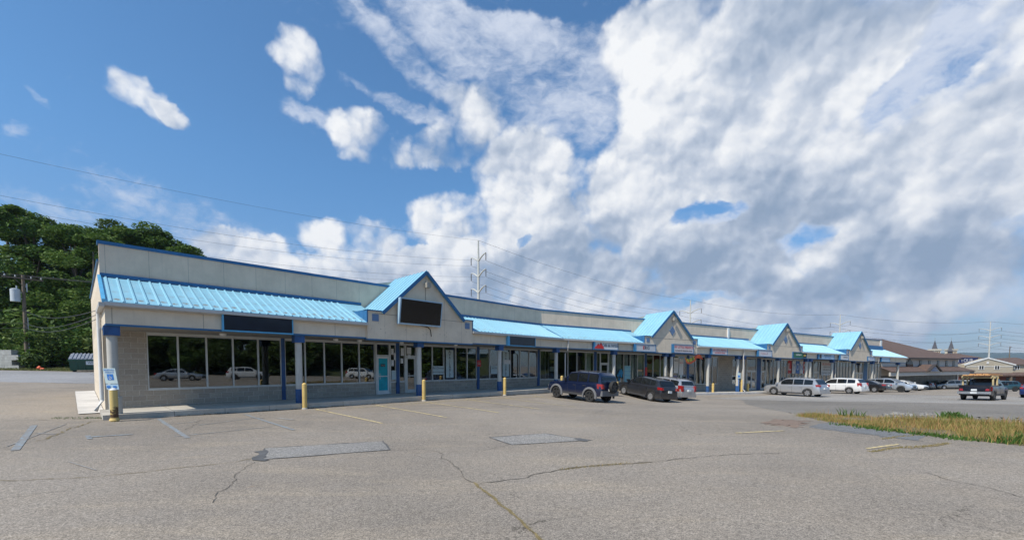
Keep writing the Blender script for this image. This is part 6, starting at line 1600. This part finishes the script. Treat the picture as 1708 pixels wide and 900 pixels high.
# ------------------------------------------------------------------ weeds
WEED = mat_leaf('weeds', [(.08, .12, .02), (.19, .20, .05), (.34, .28, .09), (.38, .20, .085), (.42, .32, .14)], .15, .45)
WEEDG = mat_leaf('weeds_green', [(.03, .08, .012), (.06, .13, .02), (.10, .17, .04)], .2, 1.)
def blades(m, P, h, w=.012, lean=.35, per=1):
    for (x, y) in P:
        z = gz(x, y) - .01; hh = h * random.uniform(.4, 1.25); a = random.uniform(0, 6.28); l = hh * random.uniform(.05, lean); dx, dy = math.cos(a) * w, math.sin(a) * w; b = random.uniform(0, 6.28); lx, ly = math.cos(b) * l, math.sin(b) * l
        i = len(m.v); m.v += [(x - dx, y - dy, z), (x + dx, y + dy, z), (x + dx * .6 + lx * .45, y + dy * .6 + ly * .45, z + hh * .6), (x - dx * .6 + lx * .45, y - dy * .6 + ly * .45, z + hh * .6), (x + lx, y + ly, z + hh)]
        m.f += [(i, i + 1, i + 2, i + 3), (i + 3, i + 2, i + 4)]; m.mi += [0, 0]; m.uv += [(0, 0)] * 7
near = [(1345, 695.5), (1410, 708.5), (1470, 717), (1540, 725), (1620, 734), (1720, 744), (1900, 765)]
far = [(1345, 693.5), (1405, 693), (1470, 696), (1540, 700), (1610, 701), (1720, 706), (1900, 712)]
NP = [gp(*q) for q in near]; FP = [gp(*q) for q in far]
strip = MB(); 
for i in range(len(NP) - 1):
    n = 10
    for a in range(n):
        u0, u1 = a / n, (a + 1) / n
        A, Bq, Cq, Dq = NP[i].lerp(NP[i + 1], u0), NP[i].lerp(NP[i + 1], u1), FP[i].lerp(FP[i + 1], u1), FP[i].lerp(FP[i + 1], u0)
        for v in range(4):
            q = [A.lerp(Dq, v / 4), Bq.lerp(Cq, v / 4), Bq.lerp(Cq, (v + 1) / 4), A.lerp(Dq, (v + 1) / 4)]
            for p in q: p.z = gz(p.x, p.y) + .008
            strip.face(q)
struct(strip.build('verge_soil', flat('dry_soil', (.16, .125, .075), .95, vary=.35, vscale=5), smooth=60))
random.seed(21)
wm = MB(); tot = 0
areas = []
for i in range(len(NP) - 1): areas.append(((NP[i + 1] - NP[i]).length) * ((NP[i] - FP[i]).length + (NP[i + 1] - FP[i + 1]).length) / 2)
from mathutils import noise as mn
for i, ar in enumerate(areas):
    for _ in range(int(min(ar, 60) * 700)):
        u = random.random(); v = random.random(); p = NP[i].lerp(NP[i + 1], u).lerp(FP[i].lerp(FP[i + 1], u), v)
        d = mn.noise(Vector((p.x * .9, p.y * .9, 0))) 
        if d < -.02 and random.random() < .8: continue
        if (v < .12 or v > .9) and random.random() < .55: continue
        blades(wm, [(p.x + random.gauss(0, .16), p.y + random.gauss(0, .16))], .11 + .18 * max(-.5, d) + (.06 if i > 1 else -.03) + (.16 if random.random() < .04 else 0), .0075, .8)
struct(wm.build('weeds', WEED, recalc=False), 'stuff')
wm = MB()
def clump(px, py, n, r, h, w=.02):
    c = gp(px, py)
    blades(wm, [(c.x + random.gauss(0, r), c.y + random.gauss(0, r)) for _ in range(n)], h, w, .7)
for px, py in ((1588, 698), (1596, 698.5)): clump(px, py, 70, .16, .26, .045)
clump(1416, 695, 26, .12, .34, .02); clump(1430, 695, 20, .15, .30)
for i in range(26):
    px = random.uniform(1400, 1620); k = (px - 1410) / 210; clump(px, 708 + k * 25 + random.uniform(-1, 2), 30, .16, .09, .02)
for i in range(4):
    px = random.uniform(1650, 1720); clump(px, random.uniform(725, 742), 40, .15, .2, .02)
for px in np.linspace(206, 268, 16): clump(px, 694.5 - (px - 206) * .05, 26, .07, .07, .01)
for px in (100, 115, 140, 150, 165, 175): clump(px, 697, 26, .12, .06, .01)
struct(wm.build('green_weeds', WEEDG, recalc=False), 'stuff')
# debris and weeds along the kerb
dm = MB(); 
for i in range(900):
    t = random.uniform(1.5, 24); k = kf1(t) + .01 + abs(random.gauss(0, .05)); p = F1.pt(t, k, 0)
    if mn.noise(Vector((t * 1.3, 0, 0))) < -.05: continue
    blades(dm, [(p.x, p.y)], .07, .012, 1.2)
struct(dm.build('kerb_debris', mat_leaf('dry_litter', [(.05, .04, .025), (.09, .07, .03), (.05, .06, .02)], .1, 2.), recalc=False), 'stuff')
dm = MB(); random.seed(3)
pts = [(800, 812), (830, 836), (870, 868), (905, 902)]
for a, b in zip(pts[:-1], pts[1:]):
    A, Bq = gp(*a), gp(*b)
    for i in range(260):
        p = A.lerp(Bq, random.random()); blades(dm, [(p.x + random.gauss(0, .012), p.y + random.gauss(0, .012))], .022, .004, 1.2)
for a, b in (((1452, 753), (1500, 746)), ((1500, 746), (1545, 744)), ((1545, 744), (1582, 739)), ((1472, 732), (1545, 722)), ((930, 783), (1050, 772))):
    A, Bq = gp(*a), gp(*b)
    for i in range(220): p = A.lerp(Bq, random.random()); blades(dm, [(p.x + random.gauss(0, .03), p.y + random.gauss(0, .03))], .04, .006, 1.2)
struct(dm.build('crack_weeds', mat_leaf('straw', [(.20, .15, .05), (.32, .24, .10), (.14, .14, .05)], .1, 3.), recalc=False), 'stuff')
# grass verge at the far left and pebbles / broken asphalt
GR = flat('grass_green', (.10, .115, .035), .95, vary=.4, vscale=2)
q = [gp(-250, 613.5), gp(122, 613.5), gp(122, 611), gp(-250, 611)]
zz = lambda px, Y: Vector(((px - 854) / FPX * Y, Y, 0))
drape('verge', [zz(-300, 38.0), zz(120, 37.2), zz(140, 60), zz(-300, 60)], .02, GR, 40, 10, .05)
random.seed(8); gm = MB()
for i in range(5000):
    Y = random.uniform(37.4, 41); px = random.uniform(-60, 122); x = (px - 854) / FPX * Y; blades(gm, [(x, Y)], .16, .03, .6)
struct(gm.build('verge_grass', mat_leaf('verge_blades', [(.08, .11, .02), (.16, .17, .05), (.22, .20, .08)], .2, .6), recalc=False), 'stuff')
m = MB(); random.seed(12)
for i in range(45):
    c = gp(random.uniform(1475, 1570), random.uniform(689, 695)); s = random.uniform(.03, .14)
    pts = [(c.x + s * random.uniform(.6, 1.2) * math.cos(a), c.y + s * random.uniform(.6, 1.2) * math.sin(a)) for a in (0, 1.1, 2.2, 3.3, 4.4, 5.4)]
    m.prism([(x, y, gz(x, y) - .01) for x, y in pts], (0, 0, random.uniform(.03, .09)))
struct(m.build('rubble', flat('rubble_pale', (.30, .285, .26), .9, vary=.3)), 'stuff')
# lighter worn strip at left: old roadway
drape('old_road', [zz(-250, 27), zz(165, 28.5), zz(165, 36.5), zz(-250, 37.3)], .006, mat_asphalt('old_road_grey', (.27, .27, .275), .3, True), 40, 6, .15)

# ------------------------------------------------------------------ what the shop glass mirrors: bank, trees
m = MB()
for i in range(40):
    for j in range(12):
        def g(a, b):
            y = -75 + a * 2.6; x = 52 + b * 3.2 + .0 * y; return (x, y, gz(x, y) - .3 + (1 - math.cos(min(1, b / 8) * math.pi)) * 3.2 + math.sin(a * .9 + b) * .12)
        m.face([g(i, j), g(i + 1, j), g(i + 1, j + 1), g(i, j + 1)])
struct(m.build('embankment', flat('bank_grass', (.05, .065, .022), .95, vary=.3, vscale=1), smooth=60, weld=True))
for i in range(16):
    y = -60 + i * 5.2 + random.uniform(-2, 2); x = 56 + .0 * i + random.uniform(-2, 7); b = copy_tree(bp[i % 2]); b.location = (x, y, gz(x, y) + .3 + max(0, x - 54) * .22); q = random.uniform(1.6, 3.4); b.scale = (q, q, q * .9); b.rotation_euler = (0, 0, i); b['label'] = 'bush on the bank behind the photographer, seen only as a reflection'; b['group'] = 'reflected bushes on the bank'
random.seed(15)
for i in range(13):
    y = -70 + i * 7.6; x = 76 + random.uniform(-4, 6); tree_at(x, y, random.uniform(13, 18), i % 4, 'dark tree on the bank behind the photographer, seen only as a reflection', 'reflected trees on the bank', base=3.2, wide=1.7)

# ------------------------------------------------------------------ the air over the valley
m = MB(); m.box(-6400, 6400, -6400, 8400, -60, 420)
hz = m.build('haze', [bpy.data.materials.new('haze')]); struct(hz, 'stuff')
hm = hz.data.materials[0]; hm.use_nodes = True; nt = hm.node_tree; nt.nodes.clear()
pv = nt.nodes.new('ShaderNodeVolumePrincipled'); pv.inputs['Color'].default_value = (.62, .78, 1, 1); pv.inputs['Density'].default_value = .00012; pv.inputs['Anisotropy'].default_value = .2
ho = nt.nodes.new('ShaderNodeOutputMaterial'); nt.links.new(pv.outputs[0], ho.inputs['Volume'])
